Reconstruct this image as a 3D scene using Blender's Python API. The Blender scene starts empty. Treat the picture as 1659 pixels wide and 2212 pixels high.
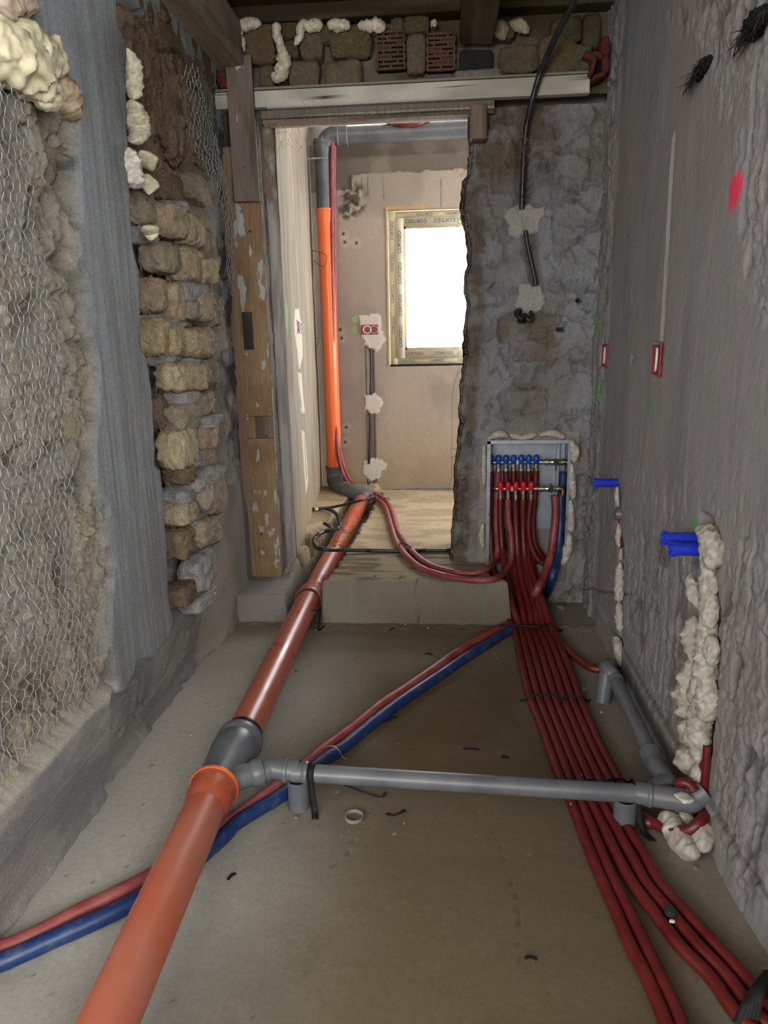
import bpy, math, random
import numpy as np
from mathutils import Vector, Matrix

# ------------------------------------------------------------------ camera, sky, daylight, exposure
W_, H_ = 1659, 2212
CX, CY = W_/2, H_/2
VF, VD = (960, 725), (960, 7400)
FPX = math.sqrt(-((VF[0]-CX)*(VD[0]-CX)+(VF[1]-CY)*(VD[1]-CY)))
def _d(v):
    a = np.array([v[0]-CX, -(v[1]-CY), -FPX]); return a/np.linalg.norm(a)
_Y = _d(VF); _Z = -_d(VD); _X = np.cross(_Y, _Z)
R3 = np.array([_X, _Y, _Z])
CAM = np.array([0, 0, 1.3])
def at(px, py, ax, val):
    """surveying helper: the point where the sight line of a photo pixel meets a plane of the room"""
    v = R3 @ np.array([px-CX, -(py-CY), -FPX]); i = 'xyz'.index(ax)
    t = (val-CAM[i])/v[i]; return CAM+t*v

sc = bpy.context.scene
col = sc.collection
cd = bpy.data.cameras.new('camera'); cam = bpy.data.objects.new('camera', cd); col.objects.link(cam)
cd.sensor_fit = 'HORIZONTAL'; cd.sensor_width = 36; cd.lens = FPX/W_*36; cd.clip_start = .02
M4 = Matrix([list(R3[i])+[CAM[i]] for i in range(3)]+[[0, 0, 0, 1]]); cam.matrix_world = M4
sc.camera = cam

world = bpy.data.worlds.new('world'); sc.world = world; world.use_nodes = True
wb = world.node_tree.nodes['Background']
wb.inputs[0].default_value = (.97, .985, 1, 1); wb.inputs[1].default_value = 19
sc.view_settings.view_transform = 'Standard'; sc.view_settings.look = 'None'
sc.view_settings.gamma = 1; sc.view_settings.use_curve_mapping = False
sc.view_settings.exposure = 0.0

def portal(name, c, sx, sy, rot):
    l = bpy.data.lights.new(name, 'AREA'); l.shape = 'RECTANGLE'; l.size = sx; l.size_y = sy
    l.cycles.is_portal = True
    o = bpy.data.objects.new(name, l); o.location = c; o.rotation_euler = rot; col.objects.link(o)
PI = math.pi
# openings: unseen rear and side windows of the near room, far window, added far side opening, far roof gap
NEARW = (-2.1, -.4, 1.0, 2.45)      # x0,x1,z0,z1 in the rear wall
YB = -2.9
SIDEW = (-2.1, -.7, 1.0, 2.35)          # y0,y1,z0,z1 in the near room's left wall
XL = -2.5
portal('daylight_portal_rear', ((NEARW[0]+NEARW[1])/2, YB-.02, (NEARW[2]+NEARW[3])/2), NEARW[1]-NEARW[0], NEARW[3]-NEARW[2], (PI/2, 0, 0))
portal('daylight_portal_side', (XL-.02, (SIDEW[0]+SIDEW[1])/2, (SIDEW[2]+SIDEW[3])/2), SIDEW[3]-SIDEW[2], SIDEW[1]-SIDEW[0], (0, -PI/2, 0))
RIGHT_FILL = (-2.6, -.1, .9, 2.58)  # added unseen window in the right wall, fills light onto the left wall
portal('fill_portal_right', (1.02, (RIGHT_FILL[0]+RIGHT_FILL[1])/2, (RIGHT_FILL[2]+RIGHT_FILL[3])/2), RIGHT_FILL[3]-RIGHT_FILL[2], RIGHT_FILL[1]-RIGHT_FILL[0], (0, PI/2, 0))
portal('daylight_portal_far', (.12, 5.56, 1.63), .86, .9, (-PI/2, 0, 0))
portal('fill_portal_far_side', (2.22, 4.45, 1.3), 1.6, 1.1, (0, PI/2, 0))  # added opening out of view, brightens the cream wall and far floor

rnd = random.Random(7)
# ------------------------------------------------------------------ numeric noise
def _h(i, j, k, s):
    with np.errstate(over='ignore'):
        n = (i.astype(np.uint32)*np.uint32(374761393)+j.astype(np.uint32)*np.uint32(668265263)+k.astype(np.uint32)*np.uint32(2147483647)+np.uint32((s*144665+1) & 0xffffffff))
        n = (n ^ (n >> np.uint32(13)))*np.uint32(1274126177); n = (n ^ (n >> np.uint32(16)))*np.uint32(2246822519)
        n = n ^ (n >> np.uint32(13))
    return n.astype(np.float64)/4294967295.0
def vn(P, s=0):
    F = np.floor(P); f = P-F; I = F.astype(np.int64); f = f*f*(3-2*f)
    x, y, z = I[..., 0], I[..., 1], I[..., 2]; a, b, c = f[..., 0], f[..., 1], f[..., 2]
    def L(p, q, t): return p+(q-p)*t
    g = lambda dx, dy, dz: _h(x+dx, y+dy, z+dz, s)
    return L(L(L(g(0,0,0), g(1,0,0), a), L(g(0,1,0), g(1,1,0), a), b), L(L(g(0,0,1), g(1,0,1), a), L(g(0,1,1), g(1,1,1), a), b), c)
def fbm(P, o=4, s=0, gain=.5):
    r = 0; A = 1; T = 0
    for i in range(o): r = r+A*vn(P*(2.03**i)+17.3*i, s+i); T += A; A *= gain
    return r/T                                   # 0..1 around .5
def ridge(P, o=4, s=0):
    r = 0; A = 1; T = 0
    for i in range(o): r = r+A*(1-np.abs(2*vn(P*(2.1**i)+9.1*i, s+i)-1)); T += A; A *= .5
    return r/T
def worley(P, s=0):
    F = np.floor(P); I = F.astype(np.int64); f = P-F
    d1 = np.full(P.shape[:-1], 9.); d2 = d1.copy(); idv = d1*0
    for a in (-1, 0, 1):
        for b in (-1, 0, 1):
            for c in (-1, 0, 1):
                x, y, z = I[..., 0]+a, I[..., 1]+b, I[..., 2]+c
                q = (a+_h(x, y, z, s)-f[..., 0])**2+(b+_h(x, y, z, s+11)-f[..., 1])**2+(c+_h(x, y, z, s+23)-f[..., 2])**2
                n = q < d1; d2 = np.where(n, d1, np.minimum(d2, q)); idv = np.where(n, _h(x, y, z, s+37), idv); d1 = np.where(n, q, d1)
    return np.sqrt(d1), np.sqrt(d2), idv
def ss(a, b, x):
    t = np.clip((x-a)/(b-a), 0, 1); return t*t*(3-2*t)
def poly_sd(U, V, poly):
    """signed distance to a polygon, positive inside"""
    d = np.full(U.shape, 1e9); ins = np.zeros(U.shape, bool); n = len(poly)
    for i in range(n):
        ax, ay = poly[i]; bx, by = poly[(i+1) % n]; ex, ey = bx-ax, by-ay
        wx, wy = U-ax, V-ay; t = np.clip((wx*ex+wy*ey)/(ex*ex+ey*ey+1e-12), 0, 1)
        d = np.minimum(d, (wx-ex*t)**2+(wy-ey*t)**2)
        c = ((ay > V) != (by > V)) & (U < (bx-ax)*(V-ay)/((by-ay)+1e-12)+ax); ins ^= c
    d = np.sqrt(d); return np.where(ins, d, -d)
def mix(c, d, m):
    return c+(np.asarray(d)-c)*np.asarray(m)[..., None]
def A(r, g, b, k=1.0):
    l = [((v/255+.055)/1.055)**2.4 if v > 10 else v/255/12.92 for v in (r, g, b)]
    return np.array([min(.88, v*k) for v in l])
def stack(*a): return np.stack(a, -1)

# ------------------------------------------------------------------ meshes and objects
def mesh_np(name, V, F, C=None, smooth=True):
    V = np.asarray(V, np.float32).reshape(-1, 3); me = bpy.data.meshes.new(name)
    if isinstance(F, np.ndarray):
        nf, k = F.shape; flat = F.reshape(-1).astype(np.int32); ls = np.arange(nf, dtype=np.int32)*k
    else:
        flat = np.array([i for f in F for i in f], np.int32); cnt = [len(f) for f in F]; nf = len(F)
        ls = np.concatenate([[0], np.cumsum(cnt)[:-1]]).astype(np.int32)
    me.vertices.add(len(V)); me.vertices.foreach_set('co', V.reshape(-1))
    me.loops.add(len(flat)); me.loops.foreach_set('vertex_index', flat)
    me.polygons.add(nf); me.polygons.foreach_set('loop_start', ls)
    me.update(calc_edges=True)
    if smooth: me.polygons.foreach_set('use_smooth', np.ones(nf, bool))
    if C is not None:
        a = me.color_attributes.new('Col', 'FLOAT_COLOR', 'POINT')
        C = np.clip(np.asarray(C).reshape(-1, 3), 0, 1); a.data.foreach_set('color', np.concatenate([C, np.ones((len(C), 1))], 1).astype(np.float32).reshape(-1))
    me.validate(); return me
class G:
    """collects geometry for one mesh"""
    def __init__(s): s.V = []; s.F = []; s.C = []; s.n = 0
    def add(s, V, F, C=None):
        V = np.asarray(V, float).reshape(-1, 3); s.V.append(V)
        s.F += [tuple(int(i)+s.n for i in f) for f in F]; s.n += len(V)
        if C is not None: s.C.append(np.broadcast_to(np.asarray(C, float), (len(V), 3)))
        return s
    def mesh(s, name, smooth=False):
        V = np.concatenate(s.V); return mesh_np(name, V, s.F, np.concatenate(s.C) if s.C else None, smooth)
def thing(name, label, cat, loc, group=None):
    o = bpy.data.objects.new(name, None); o.location = loc; o.empty_display_size = .05; col.objects.link(o)
    o['label'] = label; o['category'] = cat
    if group: o['group'] = group
    return o
def add(name, me, mat, parent=None, label=None, cat=None, group=None, kind=None):
    """link a mesh whose vertices are in room coordinates"""
    o = bpy.data.objects.new(name, me)
    n = len(me.vertices); a = np.empty(n*3, np.float32); me.vertices.foreach_get('co', a); a = a.reshape(-1, 3)
    if parent is None:
        base = Vector(((a[:, 0].min()+a[:, 0].max())/2, (a[:, 1].min()+a[:, 1].max())/2, a[:, 2].min())); o.location = base; off = base
    else:
        o.parent = parent; off = Vector(parent.location) if parent.parent is None else Vector(parent.location)+Vector(parent.parent.location)
    if parent is not None and parent.type == 'MESH': off = Vector(parent['_o'])
    a -= np.array(off, np.float32); me.vertices.foreach_set('co', a.reshape(-1)); me.update()
    o['_o'] = [float(v) for v in off]
    if mat: me.materials.append(mat)
    if label: o['label'] = label
    if cat: o['category'] = cat
    if group: o['group'] = group
    if kind: o['kind'] = kind
    col.objects.link(o); return o
def cat_rom(pts, step):
    P = [np.array(p, float) for p in pts]
    if len(P) == 2:
        n = max(2, int(np.linalg.norm(P[1]-P[0])/step)+1); return np.array([P[0]+(P[1]-P[0])*t for t in np.linspace(0, 1, n)])
    P = [2*P[0]-P[1]]+P+[2*P[-1]-P[-2]]; out = []
    for i in range(1, len(P)-2):
        p0, p1, p2, p3 = P[i-1:i+3]; n = max(2, int(np.linalg.norm(p2-p1)/step)+1)
        t = np.linspace(0, 1, n, endpoint=False)[:, None]
        out.append(.5*(2*p1+(p2-p0)*t+(2*p0-5*p1+4*p2-p3)*t*t+(3*p1-p0-3*p2+p3)*t**3))
    out.append(P[-2][None]); return np.concatenate(out)
def frames(P):
    T = np.gradient(P, axis=0); T /= np.linalg.norm(T, axis=1)[:, None]+1e-12
    N = np.zeros_like(T); a = np.array([0, 0, 1.]) if abs(T[0][2]) < .9 else np.array([0, 1., 0])
    n = np.cross(T[0], a); n /= np.linalg.norm(n)
    for i in range(len(P)):
        n = n-T[i]*np.dot(n, T[i]); n /= np.linalg.norm(n)+1e-12; N[i] = n
    return T, N, np.cross(T, N)
def tube_vf(P, r, n=14, caps=True, flat=None, disp=None):
    """sweep; r scalar or array; flat=(sx,sy) ellipse scale; disp(points, dirs)->radius factor"""
    P = np.asarray(P, float); T, N, B = frames(P); r = np.broadcast_to(np.asarray(r, float), (len(P),))
    a = np.linspace(0, 2*PI, n, endpoint=False); fx, fy = flat or (1, 1)
    D = np.cos(a)[None, :, None]*N[:, None]*fx+np.sin(a)[None, :, None]*B[:, None]*fy
    V = P[:, None]+D*r[:, None, None]
    if disp is not None: V = P[:, None]+D*(r[:, None]*disp(V))[..., None]
    m = len(P); i = np.arange(m-1)[:, None]; j = np.arange(n)[None]
    F = np.stack([i*n+j, i*n+(j+1) % n, (i+1)*n+(j+1) % n, (i+1)*n+j], -1).reshape(-1, 4)
    V = V.reshape(-1, 3); F = [tuple(f) for f in F.tolist()]
    if caps: F += [tuple(range(n))[::-1], tuple(range((m-1)*n, m*n))]
    return V, F
def tube(P, r, **k):
    V, F = tube_vf(P, r, **k); m = mesh_np('tube', V, F, None, True); m.set_sharp_from_angle(angle=1.0); return m
def sharpen(me, ang=35):
    me.set_sharp_from_angle(angle=math.radians(ang)); return me
def lathe(p0, p1, prof, n=24, hollow=False):
    """prof: list of (t along p0->p1 in metres, radius)"""
    p0 = np.array(p0, float); p1 = np.array(p1, float); d = p1-p0; d /= np.linalg.norm(d)
    a = np.array([0, 0, 1.]) if abs(d[2]) < .9 else np.array([0, 1., 0]); N = np.cross(d, a); N /= np.linalg.norm(N); B = np.cross(d, N)
    an = np.linspace(0, 2*PI, n, endpoint=False); V = []
    for t, r in prof: V += [p0+d*t+(N*math.cos(x)+B*math.sin(x))*r for x in an]
    m = len(prof); F = [(i*n+j, i*n+(j+1) % n, (i+1)*n+(j+1) % n, (i+1)*n+j) for i in range(m-1) for j in range(n)]
    if not hollow: F += [tuple(range(n))[::-1], tuple(range((m-1)*n, m*n))]
    return V, F
def lathe_m(p0, p1, prof, n=24, hollow=False):
    V, F = lathe(p0, p1, prof, n, hollow); return sharpen(mesh_np('lathe', V, F, None, True))
def box_vf(x0, x1, y0, y1, z0, z1):
    V = [(x, y, z) for x in (x0, x1) for y in (y0, y1) for z in (z0, z1)]
    F = [(0,1,3,2), (4,6,7,5), (0,4,5,1), (2,3,7,6), (0,2,6,4), (1,5,7,3)]
    return V, F
def boxes(name, lst, C=None):
    g = G()
    for b in lst: g.add(*box_vf(*b), C=C)
    return g.mesh(name)
def rbox(x0, x1, y0, y1, z0, z1, bev=.004, warp=0, seed=0, C=None, seg=1):
    """bevelled box, optionally subdivided and warped"""
    import bmesh
    bm = bmesh.new(); V, F = box_vf(x0, x1, y0, y1, z0, z1); vs = [bm.verts.new(v) for v in V]
    for f in F: bm.faces.new([vs[i] for i in f])
    bmesh.ops.recalc_face_normals(bm, faces=bm.faces)
    if seg > 1: bmesh.ops.subdivide_edges(bm, edges=bm.edges, cuts=seg, use_grid_fill=True)
    be = [e for e in bm.edges if len(e.link_faces) == 2 and e.calc_face_angle(0) > .5]
    if bev: bmesh.ops.bevel(bm, geom=be, offset=bev, segments=2, affect='EDGES', profile=.6)
    me = bpy.data.meshes.new('box'); bm.to_mesh(me); bm.free()
    n = len(me.vertices); a = np.empty(n*3, np.float32); me.vertices.foreach_get('co', a); a = a.reshape(-1, 3)
    if warp:
        for i in range(3): a[:, i] += (fbm(a.astype(float)*14+seed+i*31, 3, seed)-.5)*2*warp
    me.vertices.foreach_set('co', a.reshape(-1))
    if C is not None:
        at_ = me.color_attributes.new('Col', 'FLOAT_COLOR', 'POINT')
        cc = C(a.astype(float)) if callable(C) else np.broadcast_to(C, (n, 3))
        at_.data.foreach_set('color', np.concatenate([np.clip(cc, 0, 1), np.ones((n, 1))], 1).astype(np.float32).reshape(-1))
    me.update(); return me
_cube = {}
def cube_topo(n):
    if n in _cube: return _cube[n]
    idx = {}; V = []; F = []
    def vid(p):
        k = tuple(round(c*n) for c in p)
        if k not in idx: idx[k] = len(V); V.append(p)
        return idx[k]
    for ax in range(3):
        for s in (-1, 1):
            for i in range(n):
                for j in range(n):
                    q = []
                    for a, b in ((i, j), (i+1, j), (i+1, j+1), (i, j+1)):
                        p = [0, 0, 0]; p[ax] = s; p[(ax+1) % 3] = -1+2*a/n; p[(ax+2) % 3] = -1+2*b/n; q.append(vid(tuple(p)))
                    F.append(tuple(q if s > 0 else q[::-1]))
    _cube[n] = (np.array(V, float), F); return _cube[n]
def lump(c, h, rot=0, k=5, amp=.12, seed=0, fn=5, n=9, axis='x', C=None, fine=.03, stretch=None):
    """rounded irregular block; h = half sizes; rot turns it in the wall plane"""
    V, F = cube_topo(n); V = V.copy()
    nr = (np.abs(V)**k).sum(1)**(1/k); V = V/nr[:, None]
    h = np.array(h, float); Pn = V*1.7+seed*7.13
    d = 1+amp*(fbm(Pn*fn/5, 3, seed)-.5)*2
    P = V*h*d[:, None]
    q = P.copy(); st = np.array(stretch or (70, 70, 70)); P = P+(V/np.linalg.norm(V, axis=1)[:, None])*((ridge(q*st+seed, 3, seed+5)-.5)*2*fine*h.min())[:, None]
    co, si = math.cos(rot), math.sin(rot)
    a, b = {'x': (1, 2), 'y': (0, 2), 'z': (0, 1)}[axis]
    A_, B_ = P[:, a].copy(), P[:, b].copy(); P[:, a] = A_*co-B_*si; P[:, b] = A_*si+B_*co
    Cc = None
    if C is not None:
        v = fbm(q*np.array(st)*1.3+seed, 3, seed+9); Cc = np.asarray(C)[None]*(.62+.76*v[:, None])
    return mesh_np('lump', P+np.array(c), F, Cc, True)
def blob(pts, r, seed=0, cell=.6, amp=.5, n=22, flat=None, step=None, C=(.8, .76, .6), fine=.12, dark=(.45, .38, .25)):
    """expanding foam: swollen bead along a path with rounded cells"""
    P = cat_rom(pts, step or .006); t = np.linspace(0, 1, len(P)); r = np.asarray(r, float)
    rr = np.interp(t, np.linspace(0, 1, len(r)), r) if r.ndim else np.full(len(P), float(r))
    rr = rr*np.sqrt(np.clip(np.minimum(t, 1-t)*len(P)*.35+.05, 0, 1)); rm = float(np.mean(rr)); S = 1/(rm*cell)
    cc = {}
    def disp(V):
        f1, f2, i = worley(V*S+seed*3.1, seed); f3, f4, _ = worley(V*S*2.4+seed, seed+4)
        wv = fbm(V*S*1.1+seed, 3, seed+8)-.5; e = 1+amp*.9*(.55-f1)*ss(-.2, .25, wv)+amp*1.7*wv+.22*amp*(.5-f3)+(fbm(V*S*4, 3, seed)-.5)*fine*2.4; cc['c'] = (ss(0, .25, f2-f1), i, fbm(V*S*.5+5, 3, seed)); return e
    V, F = tube_vf(P, rr, n=n, flat=flat, disp=disp)
    m, i, b = cc['c']; Cc = mix(np.broadcast_to(np.array(dark), m.shape+(3,)), np.array(C), .55+.45*m)*(.8+.35*i[..., None]); Cc = mix(Cc, np.array(dark), ss(.55, .8, b)*.5)
    return mesh_np('foam', V, F, Cc.reshape(-1, 3), True)

# ------------------------------------------------------------------ materials
def nodes(name):
    m = bpy.data.materials.new(name); m.use_nodes = True; nt = m.node_tree; b = nt.nodes['Principled BSDF']
    return m, nt, b
def N(nt, t, **k):
    n = nt.nodes.new(t)
    for a, v in k.items():
        if a in n.inputs: n.inputs[a].default_value = v
        else: setattr(n, a, v)
    return n
def noise(nt, scale, detail=4, rough=.6, stretch=None, co='Object'):
    tc = N(nt, 'ShaderNodeTexCoord'); n = N(nt, 'ShaderNodeTexNoise'); n.inputs['Scale'].default_value = scale
    n.inputs['Detail'].default_value = detail; n.inputs['Roughness'].default_value = rough
    if stretch:
        mp = N(nt, 'ShaderNodeMapping'); mp.inputs['Scale'].default_value = stretch; nt.links.new(tc.outputs[co], mp.inputs[0]); nt.links.new(mp.outputs[0], n.inputs['Vector'])
    else: nt.links.new(tc.outputs[co], n.inputs['Vector'])
    return n
def ramp(nt, src, stops):
    r = N(nt, 'ShaderNodeValToRGB'); e = r.color_ramp.elements
    while len(e) < len(stops): e.new(.5)
    for i, (p, c) in enumerate(stops): e[i].position = p; e[i].color = (*c, 1) if len(c) == 3 else c
    nt.links.new(src, r.inputs[0]); return r
def bump(nt, b, src, strength, dist):
    u = N(nt, 'ShaderNodeBump'); u.inputs['Strength'].default_value = strength; u.inputs['Distance'].default_value = dist
    nt.links.new(src, u.inputs['Height']); nt.links.new(u.outputs[0], b.inputs['Normal']); return u
def vc_mat(name, rough=.92, s1=140, a1=.35, bs=.5, bd=.003, stretch=None, spec=.2, coarse=1.5):
    """earthy surface: the surface's own pigment map (vertex attribute) times fine procedural grain"""
    m, nt, b = nodes(name); at_ = N(nt, 'ShaderNodeAttribute', attribute_name='Col')
    n = noise(nt, s1, 6, .7, stretch); r = ramp(nt, n.outputs[0], [(.25, (1-a1,)*3), (.75, (1+a1*.6,)*3)])
    r.color_ramp.elements[1].color = (1, 1, 1, 1)
    mx = N(nt, 'ShaderNodeMix', data_type='RGBA', blend_type='MULTIPLY'); mx.inputs[0].default_value = 1
    nt.links.new(at_.outputs[0], mx.inputs[6]); nt.links.new(r.outputs[0], mx.inputs[7]); nt.links.new(mx.outputs[2], b.inputs['Base Color'])
    b.inputs['Roughness'].default_value = rough; b.inputs['Specular IOR Level'].default_value = spec
    if bs:
        n2 = noise(nt, s1*.33, 8, .78, (1, 1, .45)); ad = N(nt, 'ShaderNodeMath', operation='ADD'); ml = N(nt, 'ShaderNodeMath', operation='MULTIPLY'); ml.inputs[1].default_value = coarse
        nt.links.new(n2.outputs[0], ml.inputs[0]); nt.links.new(ml.outputs[0], ad.inputs[0]); nt.links.new(n.outputs[0], ad.inputs[1]); bump(nt, b, ad.outputs[0], bs, bd)
    return m
def pmat(name, c1, c2=None, rough=.5, scale=8, metal=0, bs=0, bd=.001, bscale=None, stretch=None, spec=.5, lo=.35, hi=.65, detail=5, rough2=None):
    m, nt, b = nodes(name); n = noise(nt, scale, detail, .6, stretch)
    r = ramp(nt, n.outputs[0], [(lo, tuple(c1)), (hi, tuple(c2 if c2 is not None else c1))]); nt.links.new(r.outputs[0], b.inputs['Base Color'])
    b.inputs['Roughness'].default_value = rough; b.inputs['Metallic'].default_value = metal; b.inputs['Specular IOR Level'].default_value = spec
    if rough2 is not None:
        q = ramp(nt, n.outputs[0], [(lo, (rough,)*3), (hi, (rough2,)*3)]); nt.links.new(q.outputs[0], b.inputs['Roughness'])
    if bs:
        n2 = noise(nt, bscale or scale*8, 4, .6, stretch); bump(nt, b, n2.outputs[0], bs, bd)
    return m
M_clay = vc_mat('clay_wall', s1=150, a1=.5, bs=.9, bd=.006, coarse=2.0)
M_plaster = vc_mat('rough_plaster', s1=160, a1=.28, bs=.6, bd=.003, coarse=1.8)
M_floor = vc_mat('screed_floor', s1=90, a1=.28, bs=.3, bd=.002)
M_brick = vc_mat('straw_clay_brick', s1=170, a1=.7, bs=1, bd=.005, coarse=1.6)
M_foam = vc_mat('expanding_foam', rough=.55, s1=90, a1=.12, bs=.25, bd=.002, spec=.4)
M_wood = vc_mat('old_timber', rough=.8, s1=14, a1=.5, bs=.5, bd=.002, stretch=(6, 1, 1))
M_vwood = vc_mat('old_timber_upright', rough=.8, s1=30, a1=.45, bs=.4, bd=.002, stretch=(4, 4, .4))
M_orange = pmat('orange_drain_plastic', A(214, 92, 36, 1.05), A(226, 112, 62, 1.0), rough=.3, scale=3.2, bs=.15, bscale=60, bd=.0006, rough2=.45)
M_orange_dust = pmat('orange_drain_plastic_dusty', A(202, 86, 46, .66), A(180, 112, 92, .72), rough=.22, scale=3.5, bs=.15, bscale=60, bd=.0006, rough2=.4, lo=.32, hi=.68, detail=10)
M_orange_new = pmat('orange_drain_plastic_clean', A(240, 108, 52, 1.0), A(240, 120, 72, 1.0), rough=.28, scale=2)
M_grey = pmat('grey_drain_plastic', A(88, 92, 98, .8), A(110, 111, 114, .8), rough=.38, scale=9, bs=.1, bscale=90, bd=.0005)
M_red = pmat('red_hose_foil', A(134, 24, 26, .38), A(146, 52, 44, .42), rough=.42, scale=14, bs=.35, bscale=130, bd=.0012, detail=7)
M_red_d = pmat('red_hose_foil_dusty', A(150, 48, 52, .66), A(168, 92, 88, .7), rough=.5, scale=16, bs=.3, bscale=120, bd=.001, detail=7)
M_blue = pmat('blue_hose_foil', A(24, 60, 118, .58), A(84, 98, 116, .7), rough=.45, scale=26, lo=.5, hi=.78, detail=9, bs=.35, bscale=120, bd=.0012)
M_blue_d = pmat('blue_hose_foil_dusty', A(24, 50, 88, .9), A(74, 88, 104, 1.), rough=.5, scale=40, bs=.35, bscale=120, bd=.0012, lo=.45, hi=.75, detail=8)
M_black = pmat('black_plastic', A(26, 28, 32), A(46, 48, 52), rough=.4, scale=30)
M_strap = pmat('black_strap', A(16, 16, 16), A(30, 29, 28), rough=.65, scale=50, spec=.25)
M_plug = pmat('blue_plug_plastic', A(24, 44, 170), A(34, 58, 190), rough=.35, scale=10)
M_cap_b = pmat('blue_cap_plastic', A(16, 66, 150), A(26, 80, 170), rough=.3, scale=10)
M_cap_r = pmat('red_cap_plastic', A(190, 22, 34), A(200, 36, 46), rough=.3, scale=10)
M_nickel = pmat('nickel_brass', A(225, 220, 210,1.1), A(190, 184, 168,1.1), rough=.28, scale=20, metal=1)
M_brass = pmat('yellow_brass', A(196, 170, 100), A(150, 122, 70), rough=.35, scale=20, metal=1)
M_galv = pmat('galvanised_steel', A(164, 170, 178, 1.1), A(128, 136, 146, 1.1), rough=.42, scale=12, metal=.75, lo=.3, hi=.7)
M_white = pmat('white_wire', A(225, 225, 220), A(205, 205, 200), rough=.4, scale=20)
M_redbox = pmat('red_box_plastic', A(160, 50, 46, .8), A(136, 42, 40, .8), rough=.45, scale=20)
M_steel = pmat('galvanised_wire', A(186, 192, 194), A(140, 144, 146), rough=.5, scale=60, metal=.2)
M_rust = pmat('dark_wire', A(60, 52, 46), A(90, 76, 62), rough=.6, scale=60, metal=.3)
M_straw = pmat('dry_straw', A(170, 145, 100), A(110, 88, 60), rough=.8, scale=40)
M_shade = pmat('void_shade', A(26, 24, 22), A(38, 34, 30), rough=.9, scale=20)  # dark colour standing for the shade in gaps, boxes and bores
M_frame = pmat('taped_window_frame', A(206, 198, 168), A(226, 216, 184), rough=.75, scale=9, spec=.2)
M_ink = pmat('blue_print', A(46, 58, 96), A(46, 58, 96), rough=.6)
M_stone = pmat('pale_rubble', A(190, 184, 172), A(140, 134, 124), rough=.9, scale=60, bs=.4)
M_shell = pmat('building_shell', A(168, 160, 148), A(150, 142, 130), rough=.9, scale=3)
M_ring = pmat('grey_ring', A(150, 148, 142, .8), A(128, 126, 120, .8), rough=.5, scale=30)
M_gyp = vc_mat('gypsum_patch', rough=.85, s1=60, a1=.12, bs=.5, bd=.003)
def glass_mat():
    m, nt, b = nodes('window_glass'); b.inputs['Transmission Weight'].default_value = 1; b.inputs['Roughness'].default_value = 0
    b.inputs['IOR'].default_value = 1.05; b.inputs['Base Color'].default_value = (1, 1, 1, 1); return m
M_glass = glass_mat()
# ------------------------------------------------------------------ structure: fine relief surfaces
def yz(pts, x): return [tuple(at(px, py, 'x', x)[1:]) for px, py in pts]
def xz(pts, y): return [tuple(at(px, py, 'y', y)[[0, 2]]) for px, py in pts]
def jit(U, V, s, a, seed=0):
    Q = stack(U*s, V*s, U*0+seed); return U+(fbm(Q, 4, seed)-.5)*2*a, V+(fbm(Q+31, 4, seed+3)-.5)*2*a
def zone(U, V, poly, s=30, a=.012, soft=.004, seed=0):
    u, v = jit(U, V, s, a, seed); d = poly_sd(u, v, poly); return ss(-soft, soft, d)
def grid_faces(nu, nv, mask=None, flip=False):
    i = np.arange(nu-1)[:, None]; j = np.arange(nv-1)[None]
    F = np.stack([i*nv+j, (i+1)*nv+j, (i+1)*nv+j+1, i*nv+j+1], -1)
    if flip: F = F[..., ::-1]
    return F[mask] if mask is not None else F.reshape(-1, 4)
COLP = yz([(84,-60),(84,44),(101,84),(118,111),(142,152),(162,203),(167,263),(169,338),(172,439),(175,540),(182,585),(192,636),(199,679),(196,720),(209,787),(213,838),(209,906),(202,966),(206,1034),(230,1095),(233,1152),(246,1220),(240,1271),(236,1355),(246,1456),(252,1500),(266,1495),(287,1456),(294,1429),(331,1419),(361,1375),(375,1345),(361,1287),(358,1186),(351,1085),(344,1017),(330,1001),(334,973),(324,838),(314,774),(300,754),(300,686),(297,585),(283,538),(277,450),(277,371),(270,236),(270,101),(250,44),(246,-60)], -.95)
BANDP = yz([(240,-80),(287,0),(324,64),(372,105),(432,145),(464,189),(467,138),(400,60),(330,-40)], -.96)
PLAST = yz([(375,1345),(400,1300),(425,1180),(440,1075),(520,1040),(560,1240),(520,1370),(440,1440),(330,1700),(290,1560),(300,1440)], -.98)
BROWN = yz([(255,0),(287,0),(324,64),(372,105),(432,145),(420,300),(395,400),(330,420),(300,330),(280,200)], -.98)
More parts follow.
